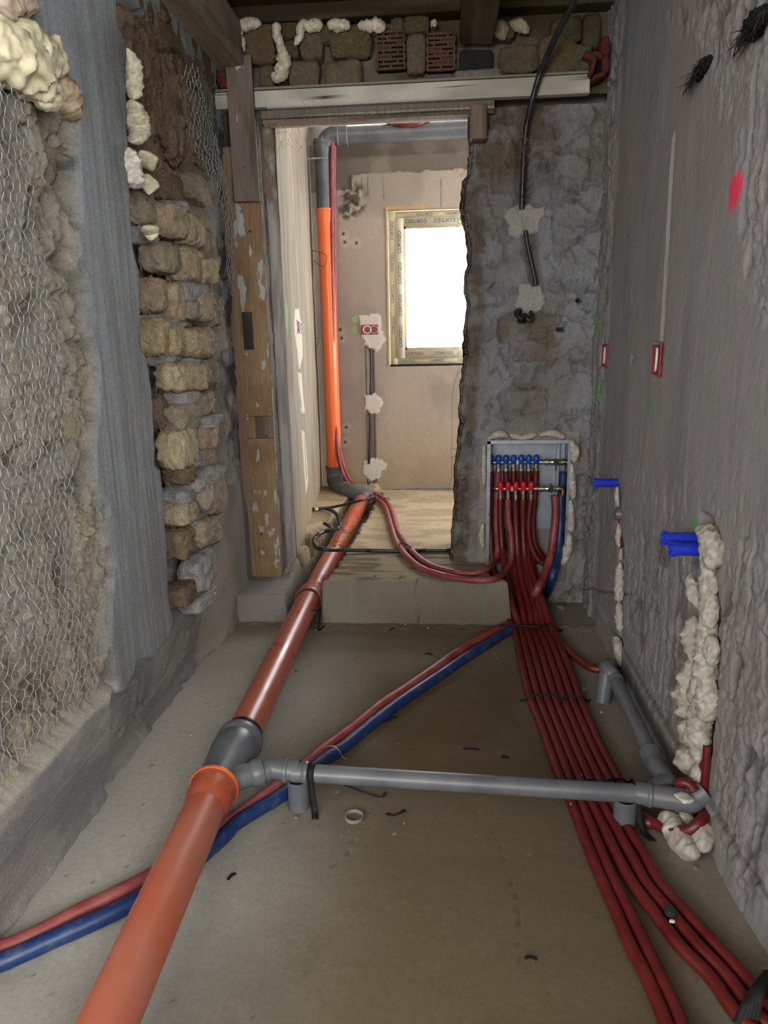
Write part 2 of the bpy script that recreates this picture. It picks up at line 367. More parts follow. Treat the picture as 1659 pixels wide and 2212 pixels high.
def left_surface(y, z):
    """x of the left wall and its colour, shade included in pits and recess"""
    P = stack(y, z, y*0)
    col_ = zone(y, z, COLP, 22, .008, .004, 1); band = zone(y, z, BANDP, 20, .012, .006, 2)
    pl = zone(y, z, PLAST, 18, .02, .01, 3)*(1-col_); br = zone(y, z, BROWN, 12, .03, .02, 4)*(1-col_)*(1-band)
    ramp_ = ss(2.24, 2.34, y)*(1-ss(2.85, 3.2, y))
    big = fbm(P*5, 3, 5)-.5; mid = fbm(P*22, 4, 8)-.5; fine = fbm(P*90, 3, 12)-.5
    f1, f2, cid = worley(stack(y*17+big*1.2, z*13, y*0), 3)
    g1, g2, gid = worley(stack(y*48, z*30, y*0), 6)
    fib = fbm(stack(y*70, z*14, y*0), 4, 15)-.5
    crev = ss(.62, .8, ridge(P*stack(9, 4, 1)+3, 4, 21))*ss(.4, .6, fbm(P*4, 2, 33))
    fl2 = ridge(stack(y*38+mid*2, z*17, y*0), 4, 24)-.5; pit = ss(.60, .74, fbm(stack(y*34, z*20, y*0), 3, 27))
    clay = .030*big+.040*mid+.016*fine+.026*fl2-.022*pit-.010*(1-ss(0, .10, f2-f1))*ss(.45, .6, fbm(P*5+8, 2, 28))-.026*crev+.004
    x = -.985+clay
    xr = -1.065+.03*big+.035*mid+.012*fine+.01*(.5-f1)+.008*fib      # recessed core behind the bricks
    x = x*(1-ramp_)+xr*ramp_
    far = ss(2.95, 3.3, y); x = x+far*(-.985+.05*big+.03*mid+.02*fib+.012*fine-x)
    C = np.broadcast_to(A(156, 148, 132, 1.5), P.shape).copy()
    C = mix(C, A(166, 152, 124, 1.5), ss(.5, .62, fbm(P*9, 3, 41))*.6)
    C = mix(C, A(154, 150, 142, 1.45), ss(.52, .66, fbm(P*7+4, 4, 43))*.5)
    C = mix(C, A(84, 72, 56, 1.1), pit*.55+crev*.5); C = mix(C, A(176, 170, 160, 1.4), ss(.1, .3, fl2)*.45)  # pits and creases darkened: their shade is put into the colour
    C = mix(C, A(96, 80, 62, 1.2), ramp_*.8*ss(.35, .6, fbm(P*11, 3, 47)))  # brown core; shade between the bricks is put into its dark colour
    C = mix(C, A(150, 148, 146, 1.4), ramp_*ss(.5, .56, fbm(P*8+7, 3, 49))*.85)
    C = mix(C, A(92, 90, 90, 1.2), far*ss(.35, .55, fbm(P*6+2, 3, 52))*ss(.55, .9, z)); C = mix(C, A(150, 152, 156, 1.3), far*ss(.53, .6, fbm(P*14+2, 3, 53))*.7)
    C = mix(C, A(122, 98, 78, 1.7), br*.9); x = x+br*(-.985+.05*big+.045*fib+.03*mid-x)
    x = x+pl*(-.972+.012*big+.003*mid+.0015*fine+.0-x); C = mix(C, mix(np.broadcast_to(A(138, 130, 122, 1.85), P.shape), A(118, 117, 117, 1.8), ss(.4, .6, fbm(P*4, 3, 55))), pl)
    # concrete column: trowelled, vertical float marks, a long pale nib line, chips at its edges
    u = y+.01*(fbm(stack(z*2, z*0, z*0), 2, 9)-.5)
    st = (fbm(stack(y*90, z*3, y*0), 4, 61)-.5)*.75; xc = -.944+.005*big+.0012*st+.0008*fine+.004*np.exp(-((u-2.085)/.0035)**2)-.004*np.exp(-((u-1.95)/.003)**2)*ss(1.6, 1.2, z)-.004*np.exp(-((u-2.19)/.003)**2)
    x = x+col_*(xc-x); Cc = mix(np.broadcast_to(A(104, 105, 106, 2.3), P.shape), A(122, 125, 128, 2.3), ss(.35, .8, st+.5+.6*(fbm(P*2.2, 3, 64)-.5))); Cc = mix(Cc, A(78, 74, 66, 1.2), ss(1.75, 2.2, z)*.6*ss(.35, .6, fbm(P*3, 3, 65)))
    Cc = mix(Cc, A(176, 174, 170, 1.3), np.exp(-((u-2.085)/.003)**2)*.8); C = mix(C, Cc, col_)
    # pale mortar fillet along the column's near edge
    d = poly_sd(*jit(y, z, 18, .012, 71), COLP); fl = ss(-.014, -.008, d+.010*mid)*ss(.004, -.003, d)*(y < 1.95)*ss(.47, .53, fbm(stack(z*6, y*9, y*0), 4, 73)+.03)
    x = x+fl*(-.958+.01*mid-x); C = mix(C, A(152, 155, 156, 1.3), fl*.6)
    # painted plaster band under the joist
    x = x+band*(-.955+.006*mid-x); Cb = mix(np.broadcast_to(A(138, 144, 142, 1.15), P.shape), A(96, 84, 62, 1.1), ss(.52, .6, fbm(stack(y*26, z*12, y*0), 4, 77))); C = mix(C, Cb, band)
    # plinth with its rough top ledge
    z0 = .325+.012*(fbm(stack(y*9, y*0, y*0), 3, 81)-.5)*2; m = ss(1.86, 1.80, y); top = ss(z0+.055, z0, z)*m
    xp = -.942-.05*ss(z0-.004, z0+.05, z)+.004*mid+.0012*fine+.002*(fbm(stack(y*4, z*60, y*0), 3, 85)-.5)
    for zz in (.1, .215): xp = xp+.004*np.exp(-((z-zz-.01*big)/.003)**2)
    x = x+top*(xp-x); Cp = mix(np.broadcast_to(A(142, 139, 134, 1.75), P.shape), A(122, 121, 120, 1.75), ss(.42, .6, fbm(P*stack(3, 9, 1), 4, 87))); Cp = mix(Cp, A(170, 164, 152, 1.7), ss(z0-.006, z0+.006, z)*.9); C = mix(C, Cp, top)
    # base board under the column and beyond
    m2 = ss(1.76, 1.80, y)*ss(2.68, 2.60, y)*ss(.34, .30, z+.10*ss(1.85, 2.6, y)*0+.02*mid)*(1-col_)
    xb = -.962+.01*big+.004*mid+.003*np.exp(-((z-.12)/.004)**2)-.012*ss(.78, .86, ridge(P*11, 3, 89)); x = x+m2*(xb-x)
    C = mix(C, mix(np.broadcast_to(A(134, 130, 124, 1.7), P.shape), A(116, 114, 112, 1.7), ss(.4, .6, fbm(P*5, 3, 91))), m2)
    ce = ss(.05, .0, z)*(fbm(P*30, 3, 93))*.02; x = x+ce-.055*ss(.31, .0, z)*ss(2.95, 2.6, y)
    return x, C
def rng(a, b, st): return np.linspace(a, b, int(round((b-a)/st))+1)
y = np.concatenate([rng(1.08, 1.2, .012), rng(1.2, 1.86, .0042)[1:], rng(1.86, 2.3, .006)[1:], rng(2.3, 3.43, .0056)[1:]]); z = rng(-.01, 2.66, .0053); Yg, Zg = np.meshgrid(y, z, indexing='ij')
Xg, Cg = left_surface(Yg, Zg)
wall_left = add('wall_left', mesh_np('wall_left', stack(Xg, Yg, Zg), grid_faces(len(y), len(z)), Cg), M_clay, label='left wall of clay, straw bricks and a concrete pilaster', kind='structure')
add('wall_core', boxes('core', [(-1.32, -1.10, 1.08, 3.9, -.05, 2.9), (-1.32, -1.0, 1.0, 1.085, -.05, 2.9)]), M_shell, wall_left)
_LX = Xg; _ly, _lz = y, z
def left_x(yy, zz, pad=0.0):
    v = -9
    for dy in ((0,) if not pad else (-pad, 0, pad)):
        for dz in ((0,) if not pad else (-pad, 0, pad)):
            i = min(int(np.searchsorted(_ly, yy+dy)), len(_ly)-1); j = min(max(int(np.searchsorted(_lz, zz+dz)), 0), len(_lz)-1); v = max(v, float(_LX[i, j]))
    return v

# ---- right wall
XR = .69
def right_surface(y, z):
    P = stack(y, z, y*0); big = fbm(P*4+50, 3, 105)-.5; mid = fbm(P*20, 4, 108)-.5; fine = fbm(P*85, 3, 112)-.5; st = fbm(stack(y*45, z*5, y*0), 4, 114)-.5
    dimp = fbm(stack(y*60, z*26, y*0), 3, 116)
    rough = zone(y, z, yz([(1575,1190),(1700,1100),(1900,1500),(1900,2300),(1600,1900),(1545,1700),(1545,1400)], XR), 8, .05, .05, 118)
    rough = np.maximum(rough, zone(y, z, yz([(1590,300),(1640,250),(1800,300),(1800,760),(1650,700),(1600,560)], XR), 10, .05, .03, 119))
    rough = np.maximum(rough, .7*zone(y, z, yz([(1350,1180),(1440,1120),(1500,1200),(1480,1560),(1420,1560),(1350,1330)], XR), 10, .04, .04, 120))
    rough = np.maximum(rough, .8*zone(y, z, yz([(1440,40),(1560,-40),(1760,-60),(1760,240),(1560,250),(1520,120)], XR), 10, .04, .03, 121))
    corner = ss(3.16, 3.24, y+.03*(fbm(stack(z*6, z*0, z*0), 3, 122)-.5)*2)
    crk = ss(.70, .83, ridge(P*stack(16, 4, 1)+2, 4, 125))
    out = .008*big+.003*mid+.0014*fine+.0012*st-.004*ss(.62, .75, dimp)*ss(1.1, .7, z)
    out = out+rough*(.022*(fbm(P*13, 4, 127)-.5)+.005*(ridge(P*stack(70, 50, 1), 2, 128)-.5)+.012*(fbm(P*60, 4, 126)-.5)-.012*crk)
    out = out+corner*(.012+.024*(fbm(stack(y*26, z*9, y*0), 4, 129)-.5)+.014*(fbm(P*60, 3, 130)-.5)-.02*crk)
    C = mix(np.broadcast_to(A(114, 112, 111, 1.6), P.shape), A(104, 103, 105, 1.6), ss(.4, .62, fbm(stack(y*6, z*1.2, y*0), 4, 131)))
    C = mix(C, A(118, 112, 104, 1.45), ss(.5, .66, fbm(stack(y*3+4, z*1.5, y*0), 3, 133))*.6)
    C = mix(C, A(146, 138, 134, 1.3), ss(.55, .75, st+.5)*.35); C = mix(C, A(118, 117, 118, 1.4), rough*.4*ss(.45, .6, fbm(P*9, 3, 135))); C = mix(C, A(58, 50, 42, 1.1), crk*np.maximum(rough, corner)*.55)
    # filled conduit chase: pale strip with an open slit
    a, b = at(1457, 300, 'x', XR), at(1430, 770, 'x', XR); t = np.clip((z-b[2])/(a[2]-b[2]), 0, 1); yc = b[1]+(a[1]-b[1])*t+.004*(fbm(stack(z*20, z*0, z*0), 3, 137)-.5)*2
    inn = ss(a[2]+.03, a[2], z)*ss(b[2]-.02, b[2], z); s1 = np.exp(-((y-yc-.012)/.011)**4)*inn; out = out+.005*s1; C = mix(C, A(146, 144, 140, 1.3), s1*.6)
    zs1, zs2 = at(1457, 360, 'x', XR)[2], at(1453, 500, 'x', XR)[2]
    sl = np.exp(-((y-yc+.004)/.0045)**4)*inn*(.35+.65*ss(zs1+.03, zs1-.05, z)*ss(zs2-.05, zs2+.02, z)); out = out-.02*sl; C = mix(C, A(40, 34, 28), sl*.7)
    # break-outs holding the cable chases (foamed)
    for (l, w, dep) in (([(1328,1030),(1334,1150),(1338,1250),(1342,1430)], .020, .03), ([(1525,1120),(1530,1300),(1532,1500),(1508,1720)], .045, .035)):
        pp = np.array([at(q[0], q[1], 'x', XR)[1:] for q in l]); yy = np.interp(z, pp[::-1, 1], pp[::-1, 0])+.012*(fbm(stack(z*14, z*0, z*0+3), 3, 139)-.5)*2
        g = np.exp(-((y-yy)/(w))**4)*ss(pp[0, 1]+.02, pp[0, 1]-.01, z)*ss(pp[-1, 1]-.03, pp[-1, 1], z); out = out-dep*g; C = mix(C, A(86, 72, 58, 1.2), g*.8)
    # base board line
    zb = .115+.0*y; bd = ss(zb+.006, zb-.002, z)*ss(3.15, 3.05, y)*ss(1.3, 1.5, y); out = out+.012*bd; gr = np.exp(-((z-zb-.006*mid)/.006)**2)*ss(2.9, 2.8, y); out = out-.007*gr; C = mix(C, A(60, 52, 44), gr*.6)
    dg = np.abs((z-.1)-(3.3-y)*.35+.05*big); cr = np.exp(-(dg/.005)**2)*ss(2.5, 2.7, y)*ss(.5, .3, z); out = out-.01*cr; C = mix(C, A(60, 52, 46), cr*.6)
    def spray(px, py, ry, rz, c, k, sd):
        nonlocal C
        q = at(px, py, 'x', XR); e = np.sqrt(((y-q[1])/ry)**2+((z-q[2])/rz)**2)+(fbm(P*stack(60, 22, 1), 3, sd)-.5)*1.1; C = mix(C, c, ss(1.15, .6, e)*k)
    spray(1588, 412, .045, .052, A(232, 60, 92, 1.2), .95, 141); spray(1296, 700, .05, .06, A(78, 158, 74, 1.1), .55, 143); spray(1296, 850, .05, .07, A(78, 158, 74, 1.1), .7, 144); spray(1404, 868, .04, .05, A(90, 150, 84), .4, 145); spray(1498, 1128, .02, .02, A(90, 170, 80), .7, 146)
    hq = at(1617, 330, 'x', XR); hz = at(1610, 440, 'x', XR); g = np.exp(-(((y-hq[1]+.0)/.012)**2))*ss(hz[2]-.1, hz[2], z)*ss(hq[2]+.01, hq[2]-.02, z); out = out-.03*g*ss(.3, .6, fbm(P*16, 3, 147)); C = mix(C, A(50, 42, 34), g*.5)
    for px, py, ry, rz in ((1367, 772, .022, .012), (1365, 784, .012, .01)):
        q = at(px, py, 'x', XR); e = ((y-q[1])/ry)**2+((z-q[2])/rz)**2; e = e+(fbm(P*70, 3, 149)-.5)*1.4; out = out-.03*ss(1, .6, e); C = mix(C, A(30, 28, 28), ss(1, .6, e))
    for q, ry, rz in (((1307, 768), .048, .046), ((1420, 776), .050, .052)):      # sunk wall-box openings
        c_ = at(*q, 'x', XR); ins = ss(ry+.002, ry-.002, np.abs(y-c_[1]))*ss(rz+.002, rz-.002, np.abs(z-c_[2])); out = out-.06*ins
    return XR-out, C
y = np.concatenate([rng(1.0, 1.4, .008), rng(1.4, 2.3, .0048)[1:], rng(2.3, 3.43, .0068)[1:]]); z = rng(-.01, 2.66, .0053); Yg, Zg = np.meshgrid(y, z, indexing='ij'); Xg, Cg = right_surface(Yg, Zg)
wall_right = add('wall_right', mesh_np('wall_right', stack(Xg, Yg, Zg), grid_faces(len(y), len(z), flip=True), Cg), M_plaster, label='right wall of streaked grey plaster with sprayed marks', kind='structure')
add('wall_core', boxes('core', [(.80, 1.0, 1.0, 3.9, -.05, 2.9), (.69, 1.0, YB-.2, RIGHT_FILL[0], -.05, 2.9), (.69, 1.0, RIGHT_FILL[1], 1.01, -.05, 2.9), (.69, 1.0, RIGHT_FILL[0], RIGHT_FILL[1], -.05, RIGHT_FILL[2]), (.69, 1.0, RIGHT_FILL[0], RIGHT_FILL[1], RIGHT_FILL[3], 2.9)]), M_shell, wall_right)
_RX = Xg; _ry, _rz = y, z
def right_x(yy, zz): return float(_RX[min(int(np.searchsorted(_ry, yy)), len(_ry)-1), min(int(np.searchsorted(_rz, zz)), len(_rz)-1)])

# ---- door wall, right of the opening (pier) with ragged cut edge
YD = 3.4
edge = np.array([at(px, py, 'y', YD)[[0, 2]] for px, py in [(1012,225),(1008,375),(997,388),(991,410),(990,450),(1000,490),(1006,530),(1000,620),(1003,650),(999,700),(996,780),(990,850),(988,930),(980,1000),(975,1100),(969,1205),(966,1330)]])
CABR = (.205, .590, .195, .815)
GYP = [xz([(1090,455),(1120,442),(1175,445),(1172,470),(1160,505),(1140,512),(1100,505)], YD), xz([(1120,620),(1160,612),(1177,640),(1170,668),(1140,680),(1116,660)], YD), xz([(1136,505),(1146,505),(1148,535),(1138,537)], YD)]
BRE = xz([(1085,690),(1120,668),(1180,672),(1215,700),(1190,765),(1150,775),(1090,765)], YD)
def pier(s, z):
    xl = np.interp(z, edge[::-1, 1], edge[::-1, 0])+.012*(fbm(stack(z*28, z*0, z*0), 4, 201)-.5)*2
    t = np.clip(s, 0, 1); x = xl+(.76-xl)*t; y = YD+np.clip(-s, 0, 1)*.34
    P = stack(x, z, y); big = fbm(P*6, 3, 205)-.5; mid = fbm(P*24, 4, 208)-.5; fine = fbm(P*95, 3, 212)-.5
    dx = x-xl; brk = ss(.105, .07, dx+.04*mid)  # brown broken clay edge
    topb = ss(1.9, 2.05, z+.08*big)*ss(.55, .4, x+.1*mid)
    crk = ss(.74, .86, ridge(P*9+4, 4, 215)); crk2 = ss(.8, .9, ridge(P*20+4, 3, 217))
    out = .02*big+.014*mid+.005*fine-.012*crk-.004*crk2+.02*(brk*0)
    out = out-.016*brk*(1+mid)-.02*ss(.02, 0, dx)
    fib = fbm(P*stack(60, 25, 60), 4, 218)-.5; out = out+topb*.02*fib+brk*.012*fib
    C = mix(np.broadcast_to(A(114, 112, 110, 2.5), P.shape), A(122, 123, 126, 2.5), ss(.4, .65, fbm(P*5, 5, 221)))
    C = mix(C, A(114, 106, 96, 1.85), ss(.42, .66, fbm(P*6+5, 5, 223))*.5)
    C = mix(C, A(108, 94, 80, 1.6), np.maximum(brk*.85, topb*.85)*ss(.3, .5, fbm(P*16, 3, 225))); C = mix(C, A(136, 132, 130, 1.7), brk*ss(.5, .66, fbm(P*11+3, 4, 227))*.7)
    crk3 = ss(.93, .975, 1-np.abs(2*fbm(P*7+11, 5, 219)-1)*1.6); C = mix(C, A(60, 54, 50, 1.1), crk*.25+crk2*.1+crk3*.32); out = out-.006*crk3; C = mix(C, A(190, 186, 180, 1.3), ss(.86, .9, fbm(P*70, 2, 229))*.7)
    m = ss(-.01, .01, -1+0*z)
    be = zone(x, z, BRE, 16, .05, .012, 231); out = out-.02*be; C = mix(C, A(118, 106, 90, 1.7), be*.75*ss(.3, .55, fbm(P*15, 4, 232)))
    # conduit chase grooves
    def groove(pts, w, dep):
        nonlocal out, C
        pp = np.array([at(a, b, 'y', YD)[[0, 2]] for a, b in pts]); xx = np.interp(z, pp[::-1, 1], pp[::-1, 0]); g = np.exp(-((x-xx+.01*mid)/w)**4)*ss(pp[0, 1]+.02, pp[0, 1]-.01, z)*ss(pp[-1, 1]-.01, pp[-1, 1]+.01, z)
        out = out-dep*g; C = mix(C, A(96, 82, 68, 1.2), g*.6)
    groove([(1140,470),(1158,612)], .03, .022); groove([(1132,200),(1128,450)], .03, .012)
    for px, py, rx, rz in ((1120,676,.02,.022),(1135,690,.03,.018),(1250,650,.016,.009),(1212,712,.02,.012)):
        q = at(px, py, 'y', YD); e = ((x-q[0])/rx)**2+((z-q[2])/rz)**2+(fbm(P*50, 3, 241)-.5)*1.2; out = out-.035*ss(1, .5, e); C = mix(C, A(34, 32, 32), ss(1, .6, e)*.9)
    for k, g in enumerate(GYP):
        q = zone(x, z, g, 40, .022, .003, 233+k); out = out+q*(.012+.008*mid-.5*out); C = mix(C, A(196, 192, 182, 1.25), q*.95)
    # mortar bedding around the cabinet
    dx2 = np.maximum(np.maximum(CABR[0]-x, x-CABR[1]), np.maximum(CABR[2]-z, z-CABR[3])); ring = ss(.05+.02*mid, .03, dx2+.03*big)*ss(CABR[2]-.05, CABR[2]+.02, z); lum, l2, _ = worley(P*22, 8)
    out = out+ring*(.004+.012*(1-lum)-.6*out); C = mix(C, A(172, 166, 156, 1.3), ring*.9)
    gs = at(1243, 960, 'y', YD); C = mix(C, A(80, 150, 90), ss(1.2, .6, np.sqrt(((x-gs[0])/.03)**2+((z-gs[2])/.035)**2)+(fbm(P*50, 3, 243)-.5))*.5)
    gs = at(1132, 940, 'y', YD); C = mix(C, A(100, 150, 100), ss(1.2, .6, np.sqrt(((x-gs[0])/.025)**2+((z-gs[2])/.012)**2)+(fbm(P*50, 3, 244)-.5))*.5)
    cs = np.where(s > 0, 1, 0); yy = y-out*cs; xx = np.where(s > 0, x, x-.5*out+.008*fine)
    return xx, yy, C, x, z
s = np.concatenate([np.linspace(-1, -.03, 34), rng(0, 1, .0085)]); z = rng(-.01, 2.24, .0068); S_, Zg = np.meshgrid(s, z, indexing='ij'); Xg, Yg, Cg, bx_, bz_ = pier(S_, Zg)
cxq = (bx_[:-1, :-1]+bx_[1:, 1:])/2; czq = (Zg[:-1, :-1]+Zg[1:, 1:])/2; sq = (S_[:-1, :-1]+S_[1:, 1:])/2
mask = ~((cxq > CABR[0]) & (cxq < CABR[1]) & (czq > CABR[2]) & (czq < CABR[3]) & (sq > 0))
wall_back = add('wall_back', mesh_np('wall_back', stack(Xg, Yg, Zg), grid_faces(len(s), len(z), mask), Cg), M_clay, label='cross wall around the doorway, clay masonry and grey render', kind='structure')
add('wall_core', boxes('core', [(.13, 1.0, 3.56, 3.72, -.05, 2.3)]), M_shell, wall_back)
# masonry above the lintel: bed surface and individual blocks
x = rng(-1.05, .76, .008); z = rng(2.28, 2.68, .008); Xg, Zg = np.meshgrid(x, z, indexing='ij'); P = stack(Xg, Zg, Xg*0)
out = .03*(fbm(P*8, 3, 251)-.5)+.02*(fbm(P*30, 4, 252)-.5); C = mix(np.broadcast_to(A(118, 108, 92, 1.4), P.shape), A(96, 84, 62, 1.4), ss(.4, .6, fbm(P*7, 3, 253))); C = mix(C, A(146, 140, 138, 1.1), ss(.5, .56, fbm(P*6+3, 3, 255))*ss(2.5, 2.4, Zg+0*P[..., 0]))
add('mortar_bed', mesh_np('mortar_bed', stack(Xg, YD+.02-out, Zg), grid_faces(len(x), len(z)), C), M_clay, wall_back, kind='stuff')
# left of the frame: rough render, fibrous corner
x = rng(-1.06, -.80, .007); z = rng(-.01, 2.3, .007); Xg, Zg = np.meshgrid(x, z, indexing='ij'); P = stack(Xg, Zg, Xg*0+3)
out = .03*(fbm(P*12, 4, 261)-.5)+.012*(fbm(P*50, 3, 262)-.5); C = mix(np.broadcast_to(A(112, 108, 104, 1.1), P.shape), A(140, 140, 142, 1.1), ss(.5, .6, fbm(P*9, 4, 263))); C = mix(C, A(110, 94, 74, 1.1), ss(1.9, 2.2, Zg)*.6)
add('render_strip', mesh_np('render_strip', stack(Xg, YD+.015-out, Zg), grid_faces(len(x), len(z)), C), M_clay, wall_back)
add('upper_core', boxes('core', [(-1.3, 1.0, 3.55, 3.6, 2.25, 2.9), (-1.3, -.80, 3.44, 3.5, -.05, 2.3)]), M_shell, wall_back)

# ---- doorway left reveal + cream side wall of the far room
J0, J1, J2 = (-.815, 3.40), (-.765, 3.50), (-.935, 5.36)
def at_line(px, py, p0, p1):
    v = R3 @ np.array([px-CX, -(py-CY), -FPX]); n = np.array([p1[1]-p0[1], -(p1[0]-p0[0])]); t = ((p0[0]-CAM[0])*n[0]+(p0[1]-CAM[1])*n[1])/(v[0]*n[0]+v[1]*n[1]); return CAM+t*v
def strip(p0, p1, z0, z1, st): 
    L = math.dist(p0, p1); u = rng(0, L, st); z = rng(z0, z1, st); U, Z = np.meshgrid(u, z, indexing='ij')
    d = np.array([(p1[0]-p0[0])/L, (p1[1]-p0[1])/L]); nrm = np.array([d[1], -d[0]]); return U, Z, d, nrm, len(u), len(z)
U, Z, d, nr, a, b = strip(J0, J1, .1, 2.26, .006); P = stack(U, Z, U*0+9)
o = .006*(fbm(P*10, 3, 271)-.5)+.006*(fbm(stack(U*50, Z*5, U*0), 4, 272)-.5)-.01*ss(1.8, 2.1, Z)*fbm(P*40, 3, 273)
C = mix(np.broadcast_to(A(152, 146, 142, 1.1), P.shape), A(128, 122, 118, 1.1), ss(.4, .6, fbm(stack(U*40, Z*4, U*0), 4, 274))); C = mix(C, A(110, 94, 76, 1.1), ss(1.75, 1.95, Z)*ss(.35, .6, fbm(P*20, 3, 275)))
add('door_reveal', mesh_np('reveal', stack(J0[0]+d[0]*U+nr[0]*o, J0[1]+d[1]*U+nr[1]*o, Z), grid_faces(a, b), C), M_plaster, wall_back)
U, Z, d, nr, a, b = strip(J1, J2, .0, 2.78, .008); P = stack(U, Z, U*0+12)
st = fbm(stack(U*14, Z*2.5, U*0), 4, 281); o = .008*(fbm(P*6, 3, 282)-.5)+.004*(st-.5)-.004*ss(.62, .7, fbm(stack(U*40, Z*5, U*0), 4, 283))*ss(1.7, 2.2, Z)
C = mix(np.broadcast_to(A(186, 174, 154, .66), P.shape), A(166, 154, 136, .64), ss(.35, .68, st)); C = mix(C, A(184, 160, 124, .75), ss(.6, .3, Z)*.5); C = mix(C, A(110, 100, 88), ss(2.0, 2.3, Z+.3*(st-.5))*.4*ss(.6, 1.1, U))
def far_left(px, py): q = at_line(px, py, J1, J2); return (math.dist(J1, (q[0], q[1])), q[2])
for k, pl in enumerate([[(634,668),(644,668),(650,720),(652,770),(644,800),(640,760),(634,720)], [(641,806),(649,806),(653,850),(657,893),(650,893),(646,850)], [(650,930),(656,930),(664,1040),(660,1070),(655,1000)]]):
    q = zone(U, Z, [far_left(*p) for p in pl], 30, .012, .006, 285+k); C = mix(C, A(226, 218, 200, .8), q); o = o+.006*q
gp = [far_left(640, 770), far_left(648, 860), far_left(656, 960), far_left(662, 1070)]; uu = np.interp(Z, [g[1] for g in gp][::-1], [g[0] for g in gp][::-1]); g = np.exp(-((U-uu)/.016)**4)*ss(gp[0][1]+.02, gp[0][1], Z)*ss(.2, .6, fbm(stack(Z*9, Z*0, Z*0), 2, 289))
C = mix(C, A(60, 54, 46), g*.75*ss(.45, .5, fbm(stack(Z*7, Z*0, Z*0), 2, 291))); o = o-.012*g
q = far_left(620, 690); C = mix(C, A(140, 196, 110), ss(1.1, .5, np.sqrt(((U-q[0])/.05)**2+((Z-q[1])/.1)**2)+(fbm(P*20, 3, 293)-.5)*.8)*.75)
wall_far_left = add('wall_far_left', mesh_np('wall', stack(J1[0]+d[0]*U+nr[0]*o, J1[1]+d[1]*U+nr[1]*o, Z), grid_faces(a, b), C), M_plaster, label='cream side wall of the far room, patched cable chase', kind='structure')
add('wall_core', boxes('core', [(-1.3, -1.02, 3.5, 5.7, -.05, 3.1)]), M_shell, wall_far_left)

# ---- far wall with window hole
YF = 5.35; WIN = (-.405, .64, 1.085, 2.165)
x = rng(-1.0, .8, .0085); z = rng(.0, 2.665, .0085); Xg, Zg = np.meshgrid(x, z, indexing='ij'); P = stack(Xg, Zg, Xg*0+20)
big = fbm(P*4, 3, 301)-.5; mid = fbm(P*18, 4, 302)-.5; fine = fbm(P*70, 3, 303)-.5; out = .008*big+.003*mid+.001*fine
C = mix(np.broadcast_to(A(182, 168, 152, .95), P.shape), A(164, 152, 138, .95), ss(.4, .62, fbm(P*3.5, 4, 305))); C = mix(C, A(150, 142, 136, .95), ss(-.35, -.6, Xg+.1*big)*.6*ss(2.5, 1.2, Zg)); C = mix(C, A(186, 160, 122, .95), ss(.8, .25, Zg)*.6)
rb = ss(-.003, .003, Zg-np.where(Xg < -.645, 2.30, 2.405)-.02*(fbm(stack(Xg*16, Xg*0, Xg*0), 4, 307)-.5)*2); out = out-.014*rb; C = mix(C, mix(np.broadcast_to(A(122, 110, 98, .95), P.shape), A(140, 128, 116, .95), ss(.4, .6, fbm(P*7, 3, 309))), rb)
q = zone(Xg, Zg, xz([(738,470),(742,400),(760,385),(788,420),(782,455),(760,470)], YF), 22, .05, .03, 311); C = mix(C, A(92, 84, 72), q*ss(.45, .55, fbm(P*28, 3, 313))); out = out-.01*q*ss(.45, .6, fbm(P*40, 3, 314))
ch = np.exp(-((Xg+.552)/.027)**6)*ss(1.27, 1.25, Zg)*ss(.2, .22, Zg); out = out-.03*ch; C = mix(C, mix(np.broadcast_to(A(120, 112, 100), P.shape), A(70, 64, 58), ss(.4, .6, fbm(P*24, 3, 315))), ch*.9)
for k, pl in enumerate([[(776,682),(818,678),(824,700),(832,738),(815,757),(795,752),(780,728)], [(788,852),(812,848),(826,870),(818,892),(800,898),(790,880)], [(786,995),(812,988),(836,1005),(818,1035),(800,1042),(784,1025)]]):
    q = zone(Xg, Zg, xz(pl, YF), 40, .02, .004, 321+k); C = mix(C, A(214, 206, 194, .98), q); out = out+q*(.006-out)
for px, py in ((768, 690), (766, 712)):
    q = at(px, py, 'y', YF); C = mix(C, A(140, 200, 110), ss(1, .5, np.sqrt(((Xg-q[0])/.035)**2+((Zg-q[2])/.03)**2)+(fbm(P*25, 2, 325)-.5))*.7)
for px, py, l in ((781, 387, .09), (793, 385, .12), (827, 385, .14), (953, 390, .2)):
    q = at(px, py, 'y', YF); c = np.exp(-((Xg-q[0]+.01*mid)/.0035)**2)*ss(q[2]-l, q[2]-l+.02, Zg)*ss(q[2]+.02, q[2], Zg); C = mix(C, A(76, 66, 56), c*.7)
for px, py in ((742,505),(745,523),(770,525),(735,712),(738,730),(748,923),(746,955)):
    q = at(px, py, 'y', YF); e = np.hypot(Xg-q[0], Zg-q[2]); C = mix(C, A(40, 36, 32), ss(.014, .006, e)); C = mix(C, A(200, 192, 182, .95), ss(.05, .03, e)*ss(.012, .016, e)*.35)
cxq = (Xg[:-1, :-1]+Xg[1:, 1:])/2; czq = (Zg[:-1, :-1]+Zg[1:, 1:])/2; mask = ~((cxq > WIN[0]) & (cxq < WIN[1]) & (czq > WIN[2]) & (czq < WIN[3]))
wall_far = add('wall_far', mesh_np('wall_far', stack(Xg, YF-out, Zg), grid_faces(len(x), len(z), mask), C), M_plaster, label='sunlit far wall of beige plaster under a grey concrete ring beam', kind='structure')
w = WIN
